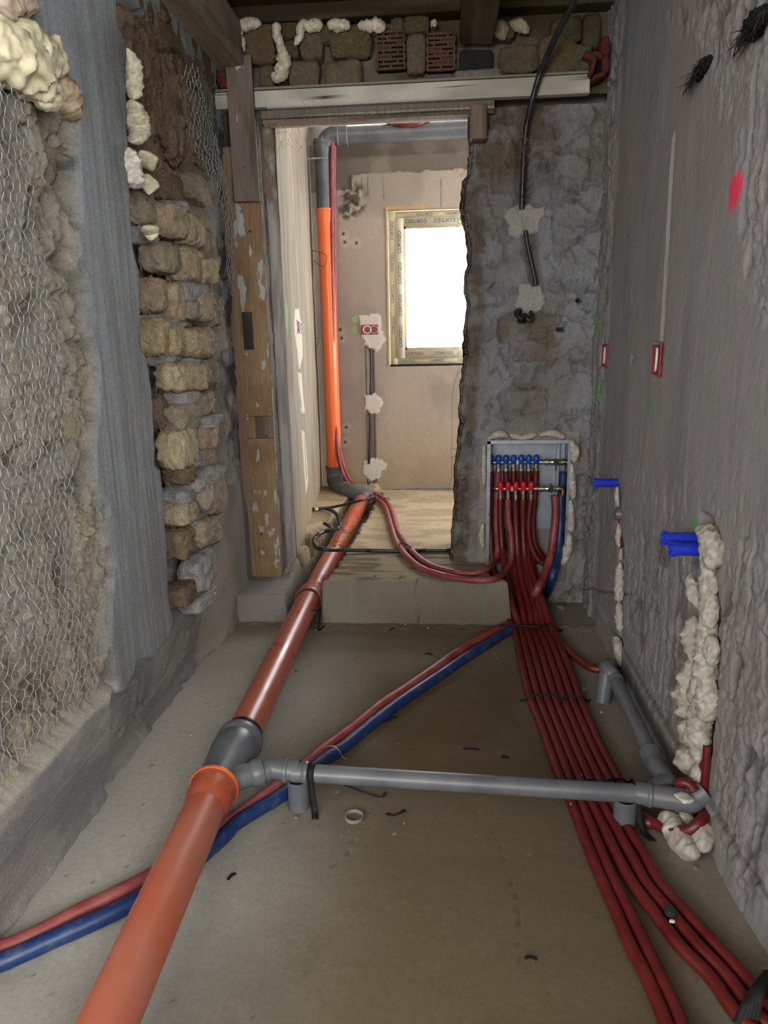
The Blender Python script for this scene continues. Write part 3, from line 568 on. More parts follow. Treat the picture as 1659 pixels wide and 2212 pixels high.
add('wall_core', boxes('core', [(-1.3, w[0]-.004, YF+.02, YF+.24, -.05, 2.66), (w[1]+.004, 2.5, YF+.02, YF+.24, -.05, 2.66), (w[0]-.004, w[1]+.004, YF+.02, YF+.24, -.05, w[2]-.004), (w[0]-.004, w[1]+.004, YF+.02, YF+.24, w[3]+.004, 2.66), (.8, 2.5, YF-.005, YF+.02, -.05, 2.66)]), M_shell, wall_far)

# ---- floor: near screed, broken threshold slab, pipe trench, far floor
pipe_px = [(616, 1400, .085), (665, 1297, .085), (719, 1200, .13), (783, 1080, .20)]
PX3 = [at(a, b, 'z', c) for a, b, c in pipe_px]; PX3.append(PX3[-1]+(PX3[-1]-PX3[-2])*.12)
def trench_d(x, y):
    d = np.full(x.shape, 9.); 
    for i in range(len(PX3)-1):
        ax, ay = PX3[i][:2]; bx, by = PX3[i+1][:2]; ex, ey = bx-ax, by-ay; t = np.clip(((x-ax)*ex+(y-ay)*ey)/(ex*ex+ey*ey), 0, 1); d = np.minimum(d, np.hypot(x-ax-ex*t, y-ay-ey*t))
    return d
def floor_surface(x, y):
    P = stack(x, y, x*0+30); big = fbm(P*2, 3, 401)-.5; mid = fbm(P*12, 4, 402)-.5; fine = fbm(P*60, 3, 403)-.5
    h = .008*big*ss(3, 2.6, y)+.003*mid+.0012*fine; h = h*ss(0, .02, h+.02)
    rag = .018*(fbm(stack(x*9, y*9, x*0), 4, 405)-.5)*2; jag = .03*(fbm(stack(x*22, y*22, x*0), 3, 406)-.5)*2
    fr = ss(3.092, 3.104, y+.25*rag*ss(.1, .2, x)); right = ss(.245, .225, x+jag+.1*(y-3.1)-.05*ss(3.2, 3.1, y)); right = np.maximum(right, ss(3.52, 3.54, y)); stub = ss(-.655, -.665, x+.5*jag)
    lev = np.where(x < -.655, .135, .21); lev = lev+(.21-lev)*ss(3.40, 3.46, y+jag)
    sl = fr*right; h2 = lev+.004*big+.004*mid+.0015*fine+.012*ss(3.56, 3.1, y)*(fbm(stack(x*10, y*40, x*0), 3, 407)-.5)
    h = h+sl*(h2-h)
    td = trench_d(x, y); wd = .082+jag*.9+.025*ss(3.0, 3.3, y); tr = ss(wd+.012, wd-.012, td)*ss(3.0, 3.05, y)
    lt = ss(.25, .15, np.hypot(x+.68, (y-3.75)*.7))*ss(.012, -.012, x+.60+.05*(y-3.6)); tr = np.maximum(tr, lt*ss(.4, .55, fbm(P*14, 3, 409))*.6)
    zb = np.interp(y, [3.1, 3.6, 4.6], [.0, .06, .12]); h = h+tr*(zb+.015*mid-h)
    bt = ss(5.10, 5.12, y+jag*.4)*ss(-.52, -.45, x+jag); h = h+bt*(.12+.02*mid-h)
    # broken plaster lump on the left reveal foot
    lump_ = ss(.13, .03, np.hypot((x+.71)*1.0, (y-3.42)*.9)); h = h+lump_*(.03+.04*mid)*sl*(1-tr)
    # rubble line against the slab foot
    rb = ss(.12, .0, 3.1-y)*ss(3.11, 3.09, y); h = h+rb*.012*(fbm(P*40, 3, 411))
    C = mix(np.broadcast_to(A(112, 98, 78, .85), P.shape), A(98, 82, 60, .85), ss(.42, .6, fbm(P*2.2+4, 4, 413))); C = mix(C, A(150, 148, 140, 1.35), ss(-.15, -.75, x+.25*big)*.95); C = mix(C, A(120, 112, 96, 1.2), ss(2.4, 2.9, y+.4*big)*.6)  # brown centre, grey left side; viewer's shadow also put into the contrast
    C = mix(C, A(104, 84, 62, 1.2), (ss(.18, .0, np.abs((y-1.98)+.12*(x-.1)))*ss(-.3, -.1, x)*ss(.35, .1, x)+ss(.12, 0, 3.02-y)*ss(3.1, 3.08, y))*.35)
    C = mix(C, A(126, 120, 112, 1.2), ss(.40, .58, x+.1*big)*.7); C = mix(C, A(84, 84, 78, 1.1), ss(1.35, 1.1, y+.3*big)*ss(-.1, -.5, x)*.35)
    C = mix(C, A(64, 56, 44, 1.1), ss(.80, .86, fbm(P*46, 3, 417))*.5); C = mix(C, A(176, 172, 162, 1.2), ss(.84, .88, fbm(P*60+9, 3, 419))*.5)
    for cp in ([(1060,1780),(1100,1880),(1118,1970),(1122,2080)], [(770,1790),(745,1850),(720,1870)]):
        pp = np.array([at(a, b, 'z', 0)[:2] for a, b in cp]); xx = np.interp(y, pp[::-1, 1], pp[::-1, 0])+.006*(fbm(stack(y*30, y*0, y*0), 3, 421)-.5)*2; g = np.exp(-((x-xx)/.0016)**2)*(y > pp[-1, 1])*(y < pp[0, 1]); h = h-.003*g; C = mix(C, A(70, 56, 40), g*.6)
    far = ss(3.5, 3.6, y); Cf = mix(np.broadcast_to(A(186, 168, 138, .95), P.shape), A(166, 148, 120, .95), ss(.4, .6, fbm(P*stack(6, 14, 1), 4, 423))); Cf = mix(Cf, A(110, 92, 68), ss(.7, .78, fbm(P*stack(30, 70, 1), 3, 425))*.6)
    Ct = mix(np.broadcast_to(A(156, 142, 118, 1.0), P.shape), A(112, 100, 82, 1.0), ss(.5, .66, fbm(P*stack(8, 46, 1), 4, 427))); top = sl*ss(.09, .15, h+0*x)
    C = mix(C, Ct, top*(1-far)); C = mix(C, Cf, top*far); C = mix(C, A(118, 112, 102, 1.15), sl*(1-ss(3.10, 3.11, y))); C = mix(C, A(92, 80, 66, 1.1), np.maximum(tr, bt)*.85)
    st2 = ss(.0, .02, -x-.655)*ss(3.09, 3.1, y)*ss(3.5, 3.4, y); C = mix(C, A(134, 130, 126, 1.15), st2*.9*(1-tr))
    cr = at(900, 1290, 'y', 3.1)[0]; g = np.exp(-((x-cr-.008*np.sin(h*60))/.0022)**2)*ss(3.08, 3.09, y)*ss(3.13, 3.12, y); C = mix(C, A(44, 38, 32), g*.9); h = h-.012*g*ss(.03, .1, h)
    gq = at(1043, 1290, 'y', 3.1); C = mix(C, A(92, 140, 92), ss(1, .4, np.abs(x-gq[0])/.02+(fbm(P*50, 2, 429)-.5))*ss(3.08, 3.09, y)*ss(3.12, 3.11, y)*.3)
    return h, C
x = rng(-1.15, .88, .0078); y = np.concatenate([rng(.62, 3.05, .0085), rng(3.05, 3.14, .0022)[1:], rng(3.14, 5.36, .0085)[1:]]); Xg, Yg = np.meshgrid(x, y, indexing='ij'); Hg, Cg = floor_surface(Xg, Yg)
# the slab's front face is pigmented as concrete, its bruised arris rounded
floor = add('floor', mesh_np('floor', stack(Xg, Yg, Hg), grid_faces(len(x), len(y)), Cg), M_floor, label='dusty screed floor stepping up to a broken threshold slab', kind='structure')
add('sky_blocker', boxes('blk', [(-1.0, -.72, 5.36, 5.5, 2.6, 3.0)]), M_shell, wall_far)  # added filler block, hides a sliver of bright sky
add('floor_core', boxes('core', [(-2.7, 1.0, YB-.2, .63, -.1, 0), (-2.7, -1.14, .62, 1.1, -.1, 0), (-1.3, 2.5, .62, 5.7, -.12, -.03), (.87, 2.5, 3.6, 5.6, -.03, .21)]), M_shell, floor)
_fx, _fy, _FH = x, y, Hg
def floor_z(a, b): return float(_FH[np.abs(_fx-a).argmin(), np.abs(_fy-b).argmin()])

# ---- rest of the building shell: near room round the camera, far room round the corner, ceilings
def pane_wall(name, label, axis, c0, c1, u0, u1, z0, z1, hole):
    L = []; a, b, e, f = hole
    for (p, q, r, s_) in ((u0, a, z0, z1), (b, u1, z0, z1), (a, b, z0, e), (a, b, f, z1)):
        L.append((c0, c1, p, q, r, s_) if axis == 'x' else (p, q, c0, c1, r, s_))
    return add(name, boxes(name, L), M_shell, label=label, kind='structure')
pane_wall('wall_rear', 'plain wall with a wide window behind the viewer', 'y', YB-.2, YB, XL-.2, 1.0, -.05, 2.9, NEARW)
pane_wall('wall_side', 'plain side wall of the near room with a window', 'x', XL-.2, XL, YB, 1.1, -.05, 2.9, SIDEW)
add('wall_return', boxes('wall_return', [(XL-.2, -1.1, 1.0, 1.2, -.05, 2.9)]), M_shell, label='plain return wall left of the viewer', kind='structure')
pane_wall('wall_far_right', 'plain right wall of the far room with an added light opening', 'x', 2.2, 2.4, 3.4, 5.6, -.05, 2.72, (3.65, 5.25, .75, 1.85))
add('wall_divider', boxes('wall_divider', [(.98, 2.4, 3.4, 3.6, -.05, 3.0)]), M_shell, label='plain dividing wall of the far room', kind='structure')
# ------------------------------------------------------------------ ceiling: boards, wall plate, joists
ceiling = add('ceiling', boxes('ceiling', [(XL-.2, 1.0, YB-.2, 3.6, 2.68, 2.8), (-1.4, 2.5, 3.55, 5.9, 3.02, 3.12), (-1.4, -1.0, 3.5, 5.9, 2.68, 3.1)]), M_shell, label='dark boarded ceiling over the corridor', kind='structure')
def woodC(c1, c2, ax, k, seed):
    def f(a):
        s = [14, 14, 14]; s[ax] = 1.5; return mix(np.broadcast_to(A(*c1, k), a.shape), A(*c2, k), ss(.4, .62, fbm(a*np.array(s)+seed, 4, seed)))
    return f
for i in range(9):
    y0 = 3.34-.185*(i+1)
    add('board', rbox(-1.08, .78, y0, y0+.181, 2.645+.004*(i % 2), 2.675, .003, .003, i, woodC((78,66,46), (50,44,28), 0, .9, i)), M_wood, ceiling)
trim = add('trim_1', rbox(-1.08, .76, 3.33, 3.47, 2.585, 2.655, .008, .005, 3, woodC((92,86,62), (60,52,34), 0, .9, 3), seg=12), M_wood, label='old timber wall plate under the ceiling boards', kind='structure')
jt = thing('ceiling_joist', 'timber joist running along the left wall under the ceiling', 'beam', (-.91, 1.0, 2.42), 'exposed ceiling joists')
add('timber', rbox(-1.03, -.845, -1.0, 3.37, 2.42, 2.60, .018, .012, 11, woodC((120,108,98), (92,84,68), 1, 1.8, 8), seg=10), M_wood, jt)
jt = thing('ceiling_joist', 'short stub of dark joist ending above the right of the doorway', 'beam', (.13, 1.0, 2.46), 'exposed ceiling joists')
add('timber', rbox(.062, .205, -1.0, 3.38, 2.47, 2.615, .02, .010, 17, woodC((96,84,70), (66,58,44), 1, 1.5, 12), seg=10), M_wood, jt)
add('tar_paper', rbox(.065, .20, 3.37, 3.42, 2.36, 2.455, .01, .008, 5, A(44, 42, 40), seg=5), M_vwood, jt)

# ------------------------------------------------------------------ masonry blocks above the lintel (parts of wall_back)
def xzr(cx, cy, w, h, yy=3.4):
    p = at(cx, cy, 'y', yy); q = at(cx+w/2, cy+h/2, 'y', yy); r = at(cx-w/2, cy-h/2, 'y', yy); return p, abs(q[0]-r[0])/2, abs(q[2]-r[2])/2
S2 = .3014
blk = [(540,330,255,290),(762,232,140,135),(776,375,108,130),(915,340,170,215),(1190,320,300,225),(1010,265,120,120),(860,555,225,190),(1140,552,262,185),(598,572,115,160),(300,585,120,120)]
blk = [(400+a*S2, b*S2, c*S2, d*S2) for a, b, c, d in blk]
blk += [(850+a*S2, b*S2, c*S2, d*S2) for a, b, c, d in [(30,205,90,110),(165,198,185,120),(165,405,142,285),(898,445,272,195),(1165,425,265,300),(1345,440,125,200),(1230,235,215,170),(1410,240,120,240),(790,230,150,140),(600,555,340,60)]]
cols = [(112,94,72),(92,80,56),(96,84,60),(112,100,76),(104,92,64),(100,90,66),(116,102,80),(120,106,84),(108,96,78),(118,104,84),(100,92,70),(98,88,60),(118,104,84),(112,102,78),(116,100,72),(104,96,80),(96,90,70),(92,84,62),(110,100,84),(142,134,128)]
for i, (cx, cy, w, h) in enumerate(blk):
    p, hx, hz = xzr(cx, cy, w*.97, h*.97); nm = 'brick'
    add(nm, lump((p[0], 3.40, p[2]), (hx, .045, hz), 0, 5.5, .14, 300+i, 6, 12, 'y', A(*cols[i], 1.5), .10), M_brick, wall_back)
def hollow(name, cx, cy, w, h, c, fill, rows, seed):
    p, hx, hz = xzr(cx, cy, w, h); g = G(); r_ = random.Random(seed)
    x0, x1, z0, z1 = p[0]-hx, p[0]+hx, p[2]-hz, p[2]+hz; yf, yb = 3.352, 3.42
    g.add(*box_vf(x0, x1, yf+.03, yb, z0, z1), C=A(34, 26, 22))  # dark backing: shade inside the slots put into the colour
    t = (z1-z0)/rows
    for k in range(rows+1):
        zz = z0+k*t; g.add(*box_vf(x0, x1, yf+r_.random()*.004, yf+.034, zz-.0035, zz+.0035), C=A(*c, 1.5))
    for k in range(rows):
        off = (.5 if k % 2 else 0)
        for q in range(3):
            xx = x0+(x1-x0)*(q+off)/2
            if x0-.001 <= xx <= x1+.001: g.add(*box_vf(xx-.004, xx+.004, yf+.002, yf+.034, z0+k*t, z0+(k+1)*t), C=A(*c, 1.5))
            if r_.random() < fill and q < 2:
                xa = x0+(x1-x0)*(q+off)/2; g.add(*box_vf(max(xa, x0), min(xa+(x1-x0)/2, x1), yf+.004, yf+.034, z0+k*t, z0+(k+1)*t), C=A(*c, .9))
    for a, b in ((x0, x0+.007), (x1-.007, x1)): g.add(*box_vf(a, b, yf, yf+.034, z0, z1), C=A(*c, 1.5))
    o = add('hollow_brick', g.mesh('hollow'), M_brick, wall_back); o['label'] = name
hollow('grey hollow clay block with dark slots', 400+1478*S2, 385*S2, 205*S2, 250*S2, (116, 92, 70), .18, 8, 3)
hollow('pinkish hollow clay block, many slots filled', 850+340*S2, 395*S2, 198*S2, 245*S2, (126, 92, 76), .55, 8, 5)
p, hx, hz = xzr(495, 176, 42, 40); o = add('brick', lump((p[0], 3.39, p[2]), (hx, .04, hz), .1, 6, .2, 377, 5, 9, 'y', A(146, 76, 60, .9), .12), M_brick, wall_back); o['label'] = 'broken red brick lump at the left end of the lintel'
# broken red hollow brick by the right wall
rb_ = thing('broken_brick', 'broken red hollow brick wedged high in the right corner', 'brick', tuple(at(1290, 175, 'y', 3.36)))
for (a, b, c, d, rr) in ((1302,110,16,40,0), (1270,132,30,12,.5), (1276,152,8,36,.25), (1290,172,28,9,-.3), (1303,148,12,34,-.1), (1286,128,26,9,.5)):
    p, hx, hz = xzr(a, b, c, d, 3.36); add('shard', lump((p[0], 3.35, p[2]), (hx, .05, hz), -rr, 9, .05, a, 5, 4, 'y', A(150, 78, 64, .75), .04), M_brick, rb_)
p, hx, hz = xzr(1288, 150, 20, 26, 3.36); add('hollow_shade', lump((p[0], 3.375, p[2]), (hx, .04, hz), 0, 8, .02, 4, 5, 3, 'y', A(36, 30, 28), .02), M_brick, rb_)  # dark lump in the cavity, painted as its inner shade

# ------------------------------------------------------------------ straw clay bricks of the left wall (parts)
def lb(cx, cy, w, h, rot, c, out=0, xx=-1.0, k=5, dep=.05, seed=0):
    xx = -1.025+.085*min(max((cx-315)/125, 0), 1); k = 4.7-1.5
    p = at(cx, cy, 'x', xx); a = at(cx-w/2, cy, 'x', xx); b = at(cx+w/2, cy, 'x', xx); t = at(cx, cy-h/2, 'x', xx); u = at(cx, cy+h/2, 'x', xx)
    hy = abs(b[1]-a[1])/2; hz = abs(t[2]-u[2])/2
    st = (25, 80, 22) if seed % 3 else (60, 25, 90)
    g_ = (c[0]+c[1]+c[2])/3; c = tuple(g_+(v-g_)*.72 for v in c)
    add('brick', lump((xx-.005+out*1.6+.012*math.sin(seed*2.3), p[1], p[2]), (dep, max(hy*.85, .018), max(hz*.90, .018)), rot*.8, k+1.5, .15, 500+seed, 8, 16, 'x', A(*c, 1.75), .20, st), M_brick, wall_left)
T1, T2, T3 = (170, 146, 112), (156, 138, 110), (122, 96, 72)
G1 = (150, 148, 144)
L6 = [(420,470,125,330,.05,T2,.01),(605,600,235,340,.05,T1,.03),(845,690,165,310,.06,T1,.03),(640,240,120,300,-.15,T3,.0),(745,280,115,280,.0,T3,.0),(860,420,95,300,.15,T3,-.01),(960,280,220,280,0,(140,118,90),0),
      (595,965,285,300,.04,T2,.03),(815,1030,190,330,.05,T1,.03),(980,1090,145,260,.1,T1,.02),(540,1330,125,330,.06,T1,.02),(695,1390,160,370,.1,T1,.02),(860,1480,180,190,.0,(160,144,120),.01),(1010,1440,150,280,.05,T1,.02),(1130,1520,110,240,.0,T2,.0),
      (525,1740,120,370,.05,(180,156,108),.02),(672,1780,155,320,.03,(178,154,108),.03),(840,1800,175,285,.0,T1,.03),(985,1800,145,300,.1,T2,.02),(1000,690,160,540,.15,(134,118,96),-.01),(1120,900,160,480,.08,(134,118,96),-.02),(1130,1250,150,310,.0,(130,114,92),-.02),(1120,1800,180,310,.0,(138,122,98),-.02),
      (440,740,110,170,.0,G1,.01),(720,440,180,110,.2,G1,.02),(820,1300,170,220,.1,G1,.01),(960,1270,150,150,.3,G1,.01),(620,1560,130,110,.2,G1,0),(740,1610,160,100,.1,G1,0)]
for i, (cx, cy, w, h, r, c, o_) in enumerate(L6): lb(200+cx/4.608, 350+cy/4.608, w/4.608*1.04, h/4.608*1.04, r, c, o_, seed=i, k=4.5)
L7 = [(600,255,180,255,0,(182,160,122),.03),(765,265,135,240,0,(182,156,118),.03),(860,225,80,230,.1,T2,.01),(945,220,120,240,0,(134,120,98),0),(690,600,180,270,.05,T2,.03),(915,490,105,210,0,T2,.0),(640,880,185,350,.0,(186,166,124),.03),(925,750,150,300,-.15,(176,146,118),.01),
      (665,1105,95,160,0,T3,.02),(745,1065,80,190,0,T2,.01),(940,950,105,180,-.1,T2,0),(915,1280,200,350,-.35,(158,136,118),.02),(690,1440,155,200,-.1,(178,156,124),.03),(885,1600,190,260,-.15,T2,.02),(715,1680,160,260,.1,(140,114,84),.01),(880,1930,170,330,.2,G1,.02),(700,2140,140,190,0,T3,.01),(900,2180,190,150,0,G1,.01),
      (600,110,150,90,0,G1,.015),(735,130,110,90,.1,G1,.01),(690,440,150,130,.0,G1,.03),(820,640,140,330,.1,G1,.0),(910,640,140,100,.0,G1,.02),(720,1270,170,180,.3,G1,.02),(830,1140,180,140,.2,G1,.02),(810,980,110,150,0,G1,0),(555,560,80,300,0,T3,.0),(930,1110,150,90,.2,G1,.02),(830,1500,150,120,.1,G1,.01)]
for i, (cx, cy, w, h, r, c, o_) in enumerate(L7): lb(200+cx/4.022, 750+cy/4.022, w/4.022*1.04, h/4.022*1.04, r, c, o_, seed=50+i, k=4)
# big lumps of straw clay above them
for i, (cx, cy, w, h, r, c) in enumerate([(345,230,62,210,.12,(118,88,66)),(385,260,40,190,.1,(120,94,72)),(322,60,60,90,.4,(112,84,58)),(405,380,54,30,.1,(108,92,66)),(392,160,60,60,.3,(104,82,58)),(420,240,30,180,.06,(110,98,82)),(300,150,40,140,.1,(108,80,56))]):
    p = at(cx, cy, 'x', -1.0); a = at(cx-w/2, cy, 'x', -1.0); b = at(cx+w/2, cy, 'x', -1.0); t = at(cx, cy-h/2, 'x', -1.0); u = at(cx, cy+h/2, 'x', -1.0)
    add('clay_lump', lump((-1.0, p[1], p[2]), (.045, abs(b[1]-a[1])/2, abs(t[2]-u[2])/2), r, 3.5, .3, 700+i, 8, 26, 'x', A(c[0]*.98, c[1]*1.06, c[2]*1.18, 1.8), .5, (50, 90, 16)), M_brick, wall_left)

# ------------------------------------------------------------------ loose straw sticking out (uncountable)
def strands(n, gen, r=.0007, seed=1):
    q = random.Random(seed); g = G()
    for _ in range(n):
        p, d, L = gen(q); p = np.array(p); d = np.array(d); d = d/np.linalg.norm(d); s_ = np.cross(d, [q.random()-.5, q.random()-.5, q.random()-.5]); s_ = s_/(np.linalg.norm(s_)+1e-9)*r
        bnd = np.array([q.random()-.5, q.random()-.5, q.random()-.5])*L*.35; m = p+d*L*.5+bnd
        g.add([p-s_, p+s_, m+s_, m-s_, p+d*L-s_*.4, p+d*L+s_*.4], [(0,1,2,3), (3,2,5,4)])
    return g.mesh('strands')
brk = [(200+a[0]/4.608, 350+a[1]/4.608, a[2]/4.608, a[3]/4.608) for a in L6 if a[5] != G1]+[(200+a[0]/4.022, 750+a[1]/4.022, a[2]/4.022, a[3]/4.022) for a in L7 if a[5] != G1]
def gl(q):
    b = q.choice(brk); e = q.choice((-.5, .5)); p = at(b[0]+b[2]*(q.random()-.5), b[1]+b[3]*(e if q.random() < .7 else q.random()-.5), 'x', -.965+.01*q.random()); return p, (q.random()*.8, q.random()-.5, q.random()*2-1.2), .015+.025*q.random()
o = add('loose_straw', strands(900, gl, seed=4), M_straw, label='loose straw bristling from the clay bricks of the left wall', cat='straw', kind='stuff')
def gd(q):
    px, py = q.choice([(560, 110), (740, 100), (800, 70), (620, 300), (590, 270), (1100, 300), (1050, 360), (1150, 330), (700, 250), (850, 252), (1000, 250)]); p = at(px+(q.random()-.5)*110, py+(q.random()-.5)*40, 'y', 3.345); return p, (q.random()-.5, -q.random()*.5, q.random()-.7), .02+.03*q.random()
o = add('reed_fibres', strands(420, gd, .0008, 9), M_straw, label='frayed reed fibres around the lintel and upper cross wall', cat='straw', kind='stuff')

# ------------------------------------------------------------------ chicken wire
def hexnet(cells_y, cells_z, y0, z0, w, hgt, X, inside, r, seed, name, label, group=None, parentpos=None):
    q = random.Random(seed); pts = {}; 
    def P(i, j, k):
        # node: columns i, rows j, k = 0 lower, 1 upper of the twisted upright
        key = (i, j, k)
        if key not in pts:
            yy = y0+(i+(.5 if j % 2 else 0))*w+q.uniform(-1, 1)*w*.07; zz = z0+j*hgt*.5*1.0+(k*.30-.15)*hgt+q.uniform(-1, 1)*hgt*.03
            zz += .012*math.sin(yy*9+zz*3); yy += .012*math.sin(zz*5)
            pts[key] = (float(X(yy, zz))+q.uniform(.004, .012), yy, zz)
        return pts[key]
    segs = []
    for j in range(cells_z*2):
        for i in range(cells_y):
            a, b = P(i, j, 0), P(i, j, 1)
            if not inside(a[1], a[2]): continue
            segs.append((a, b, r*1.5))
            if j % 2 == 0: n1, n2 = (i-1, j+1), (i, j+1)
            else: n1, n2 = (i, j+1), (i+1, j+1)
            for m in (n1, n2):
                c = P(m[0], m[1], 0)
                if inside(c[1], c[2]): segs.append((b, c, r))
    S = np.array([[s[0], s[1]] for s in segs]); R = np.array([s[2] for s in segs]); D = S[:, 1]-S[:, 0]; D /= np.linalg.norm(D, axis=1)[:, None]+1e-9
    Nn = np.cross(D, [1, .02, .01]); Nn /= np.linalg.norm(Nn, axis=1)[:, None]+1e-9; B = np.cross(D, Nn); V = []
    for e in (0, 1):
        for a in (0, 2.094, 4.189): V.append(S[:, e]+(Nn*math.cos(a)+B*math.sin(a))*R[:, None])
    V = np.stack(V, 1).reshape(-1, 3); base = np.arange(len(S))[:, None]*6
    F = np.concatenate([base+np.array([a, b, b+3, a+3]) for a, b in ((0, 1), (1, 2), (2, 0))])
    return add(name, mesh_np('net', V, F), M_steel, label=label, cat='wire mesh', group=group)
hexnet(24, 54, 1.08, .36, .028, .05, lambda a, b: -.958+.4*(left_x(a, b, .02)+.958), lambda a, b: 1.10 < a < 1.75+.03*math.sin(b*7) and .37 < b < 1.93, .0010, 5, 'chicken_wire', 'chicken wire stretched over the clay wall left of the pilaster', 'galvanised chicken wire')
p1 = yz([(385,150),(405,236),(405,300),(439,388),(469,473),(484,560),(497,640),(512,640),(500,520),(490,430),(470,330),(455,260),(430,190),(415,140)], -.945)
def inp(a, b): return float(poly_sd(np.array([a]), np.array([b]), p1)[0]) > 0
hexnet(22, 26, 2.62, 1.35, .036, .048, lambda a, b: -.965+.03*math.sin((a-2.7)*4)+.012*math.sin(b*11), inp, .0011, 8, 'chicken_wire', 'torn chicken wire sagging in the corner beside the door frame', 'galvanised chicken wire')
# torn strands at the pier's edge, seen against the window
def gp_(q):
    t = q.random(); py = 470+t*330; p = at(1000-q.random()*10, py, 'y', 3.39); return p, (-.7*q.random()-.15, -.1, q.random()*1.8-1), .02+.05*q.random()
add('wire_ends', strands(60, gp_, .0006, 21), M_rust, label='torn wire ends hanging from the pier edge before the window', cat='wire', kind='stuff')
g = G()
for pts in ([(992,795),(978,850),(976,950),(975,1040)], [(990,470),(986,520),(992,560),(984,620)], [(975,968),(985,970),(996,969)], [(972,990),(984,984),(994,980)]):
    V, F = tube_vf(cat_rom([at(a, b, 'y', 3.385) for a, b in pts], .02), .0008, n=4); g.add(V, F)
add('hanging_wire', g.mesh('w'), M_rust, label='thin wires dangling down the cut edge of the pier', cat='wire', kind='stuff')

# ------------------------------------------------------------------ expanding foam
def foam(name, label, pts, ax, val, r, group=None, parent=None, **k):
    P = [at(a, b, ax, val if len(t) == 0 else t[0]) for a, b, *t in pts]
    return add(name, blob(P, r, **k), M_foam, parent, label=label, cat=None if parent else 'foam', group=group)
FC, FY = A(200, 192, 166, 1.15), A(208, 200, 168, 1.15)
t = thing('foam_mass', 'large cream foam mass bulging at the top left wall', 'foam', tuple(at(70, 210, 'x', -.93)))
foam('foam_lobe', None, [(-30,40),(20,110),(60,150),(95,195)], 'x', -.945, [.03,.055,.06,.04], parent=t, seed=1, C=FY, dark=A(120, 96, 56), cell=.75, amp=.55, n=30)
foam('foam_lobe', None, [(30,60),(75,110),(110,130),(125,170)], 'x', -.94, [.03,.05,.045,.03], parent=t, seed=2, C=FY, dark=A(120, 96, 56), cell=.7, amp=.55, n=30)
foam('foam_lobe', None, [(60,150),(85,180),(100,205),(88,230)], 'x', -.93, [.03,.045,.035,.012], parent=t, seed=3, C=FY, dark=A(120, 96, 56), cell=.8, amp=.5, n=26)
foam('foam_lobe', None, [(-10,10),(30,-10),(55,20),(62,35)], 'x', -.955, [.03,.04,.04,.02], parent=t, seed=4, C=A(196, 178, 160, 1.1), dark=A(120, 96, 70), cell=.5, amp=.4, n=26)
foam('foam_tail', 'brown foam tongue below the big foam mass', [(118,150),(135,195),(150,235),(158,262)], 'x', -.955, [.02,.035,.04,.025], seed=5, C=A(176, 158, 128, 1.1), dark=A(96, 78, 52), cell=.5, amp=.45, fine=.3)
foam('foam_bead', 'long cream foam bead beside the pilaster, upper length', [(275,104),(285,150),(290,195),(288,215)], 'x', -.945, [.015,.03,.03,.015], seed=6, C=FC, dark=A(130, 112, 80), cell=.6, amp=.4, flat=(1, .6))
foam('foam_bead', 'mottled foam bead beside the pilaster, middle length', [(283,215),(295,250),(300,285),(290,308)], 'x', -.94, [.02,.036,.036,.02], seed=7, C=FC, dark=A(110, 92, 70), cell=.5, amp=.45, flat=(1, .6))
foam('foam_bead', 'ragged white foam bead beside the pilaster, lower length', [(276,318),(280,350),(286,385),(300,408)], 'x', -.94, [.02,.035,.035,.012], seed=8, C=A(214, 204, 190, 1.1), dark=A(120, 100, 84), cell=.4, amp=.5, flat=(1, .6), fine=.3)
foam('foam_flake', 'pale foam flake right of the ragged bead', [(305,325),(318,345),(328,370)], 'x', -.93, [.012,.034,.012], seed=9, C=FY, cell=.9, amp=.3, flat=(1, .5))
foam('foam_flake', 'pale foam flake hanging above the straw bricks', [(318,375),(322,400),(322,420)], 'x', -.93, [.012,.034,.012], seed=10, C=FY, cell=.9, amp=.3, flat=(1, .5))
foam('foam_flake', 'small pale foam blob between two straw bricks', [(312,490),(325,500),(326,520)], 'x', -.93, [.012,.032,.018], seed=11, C=FY, cell=.9, amp=.3, flat=(1, .5))
YU = 3.335
foam('foam_bead', 'foam bead bent down the left end of the masonry', [(502,44),(510,60),(514,85),(520,100),(514,120)], 'y', YU, [.012,.02,.024,.022,.01], seed=12, C=FC)
foam('foam_bead', 'short foam bead along the wall plate, far left', [(508,58),(525,55),(545,50),(565,52)], 'y', YU, [.012,.022,.024,.012], seed=13, C=FC)
foam('foam_bead', 'small foam blob beside the red brick lump', [(508,140),(514,150),(516,162)], 'y', YU, [.01,.02,.01], seed=14, C=FC)
foam('foam_bead', 'long hooked foam bead right of the big round block', [(598,48),(598,70),(605,95),(612,125),(612,145),(598,165),(585,158)], 'y', YU, [.022,.016,.018,.022,.03,.03,.012], seed=15, C=FC)
foam('foam_bead', 'foam bead with a drip reaching down left', [(636,98),(648,80),(652,58),(670,56),(698,54)], 'y', YU, [.01,.016,.02,.024,.02], seed=16, C=FC)
foam('foam_bead', 'foam bead along the wall plate, middle', [(706,52),(725,54),(745,55),(756,62)], 'y', YU, [.018,.022,.024,.012], seed=17, C=FC)
foam('foam_bead', 'foam bead along the wall plate, ending in a drip', [(772,54),(795,56),(815,55),(832,64)], 'y', YU, [.014,.022,.024,.02], seed=18, C=FC)
foam('foam_bead', 'tiny foam blob beside the dark joist', [(930,46),(938,52),(940,58)], 'y', YU, [.008,.018,.008], seed=19, C=FC)
foam('foam_bead', 'round foam lump right of the dark joist', [(1068,75),(1085,65),(1100,62)], 'y', 3.35, [.02,.04,.02], seed=20, C=A(196, 186, 156, 1.1), cell=.9, amp=.35)
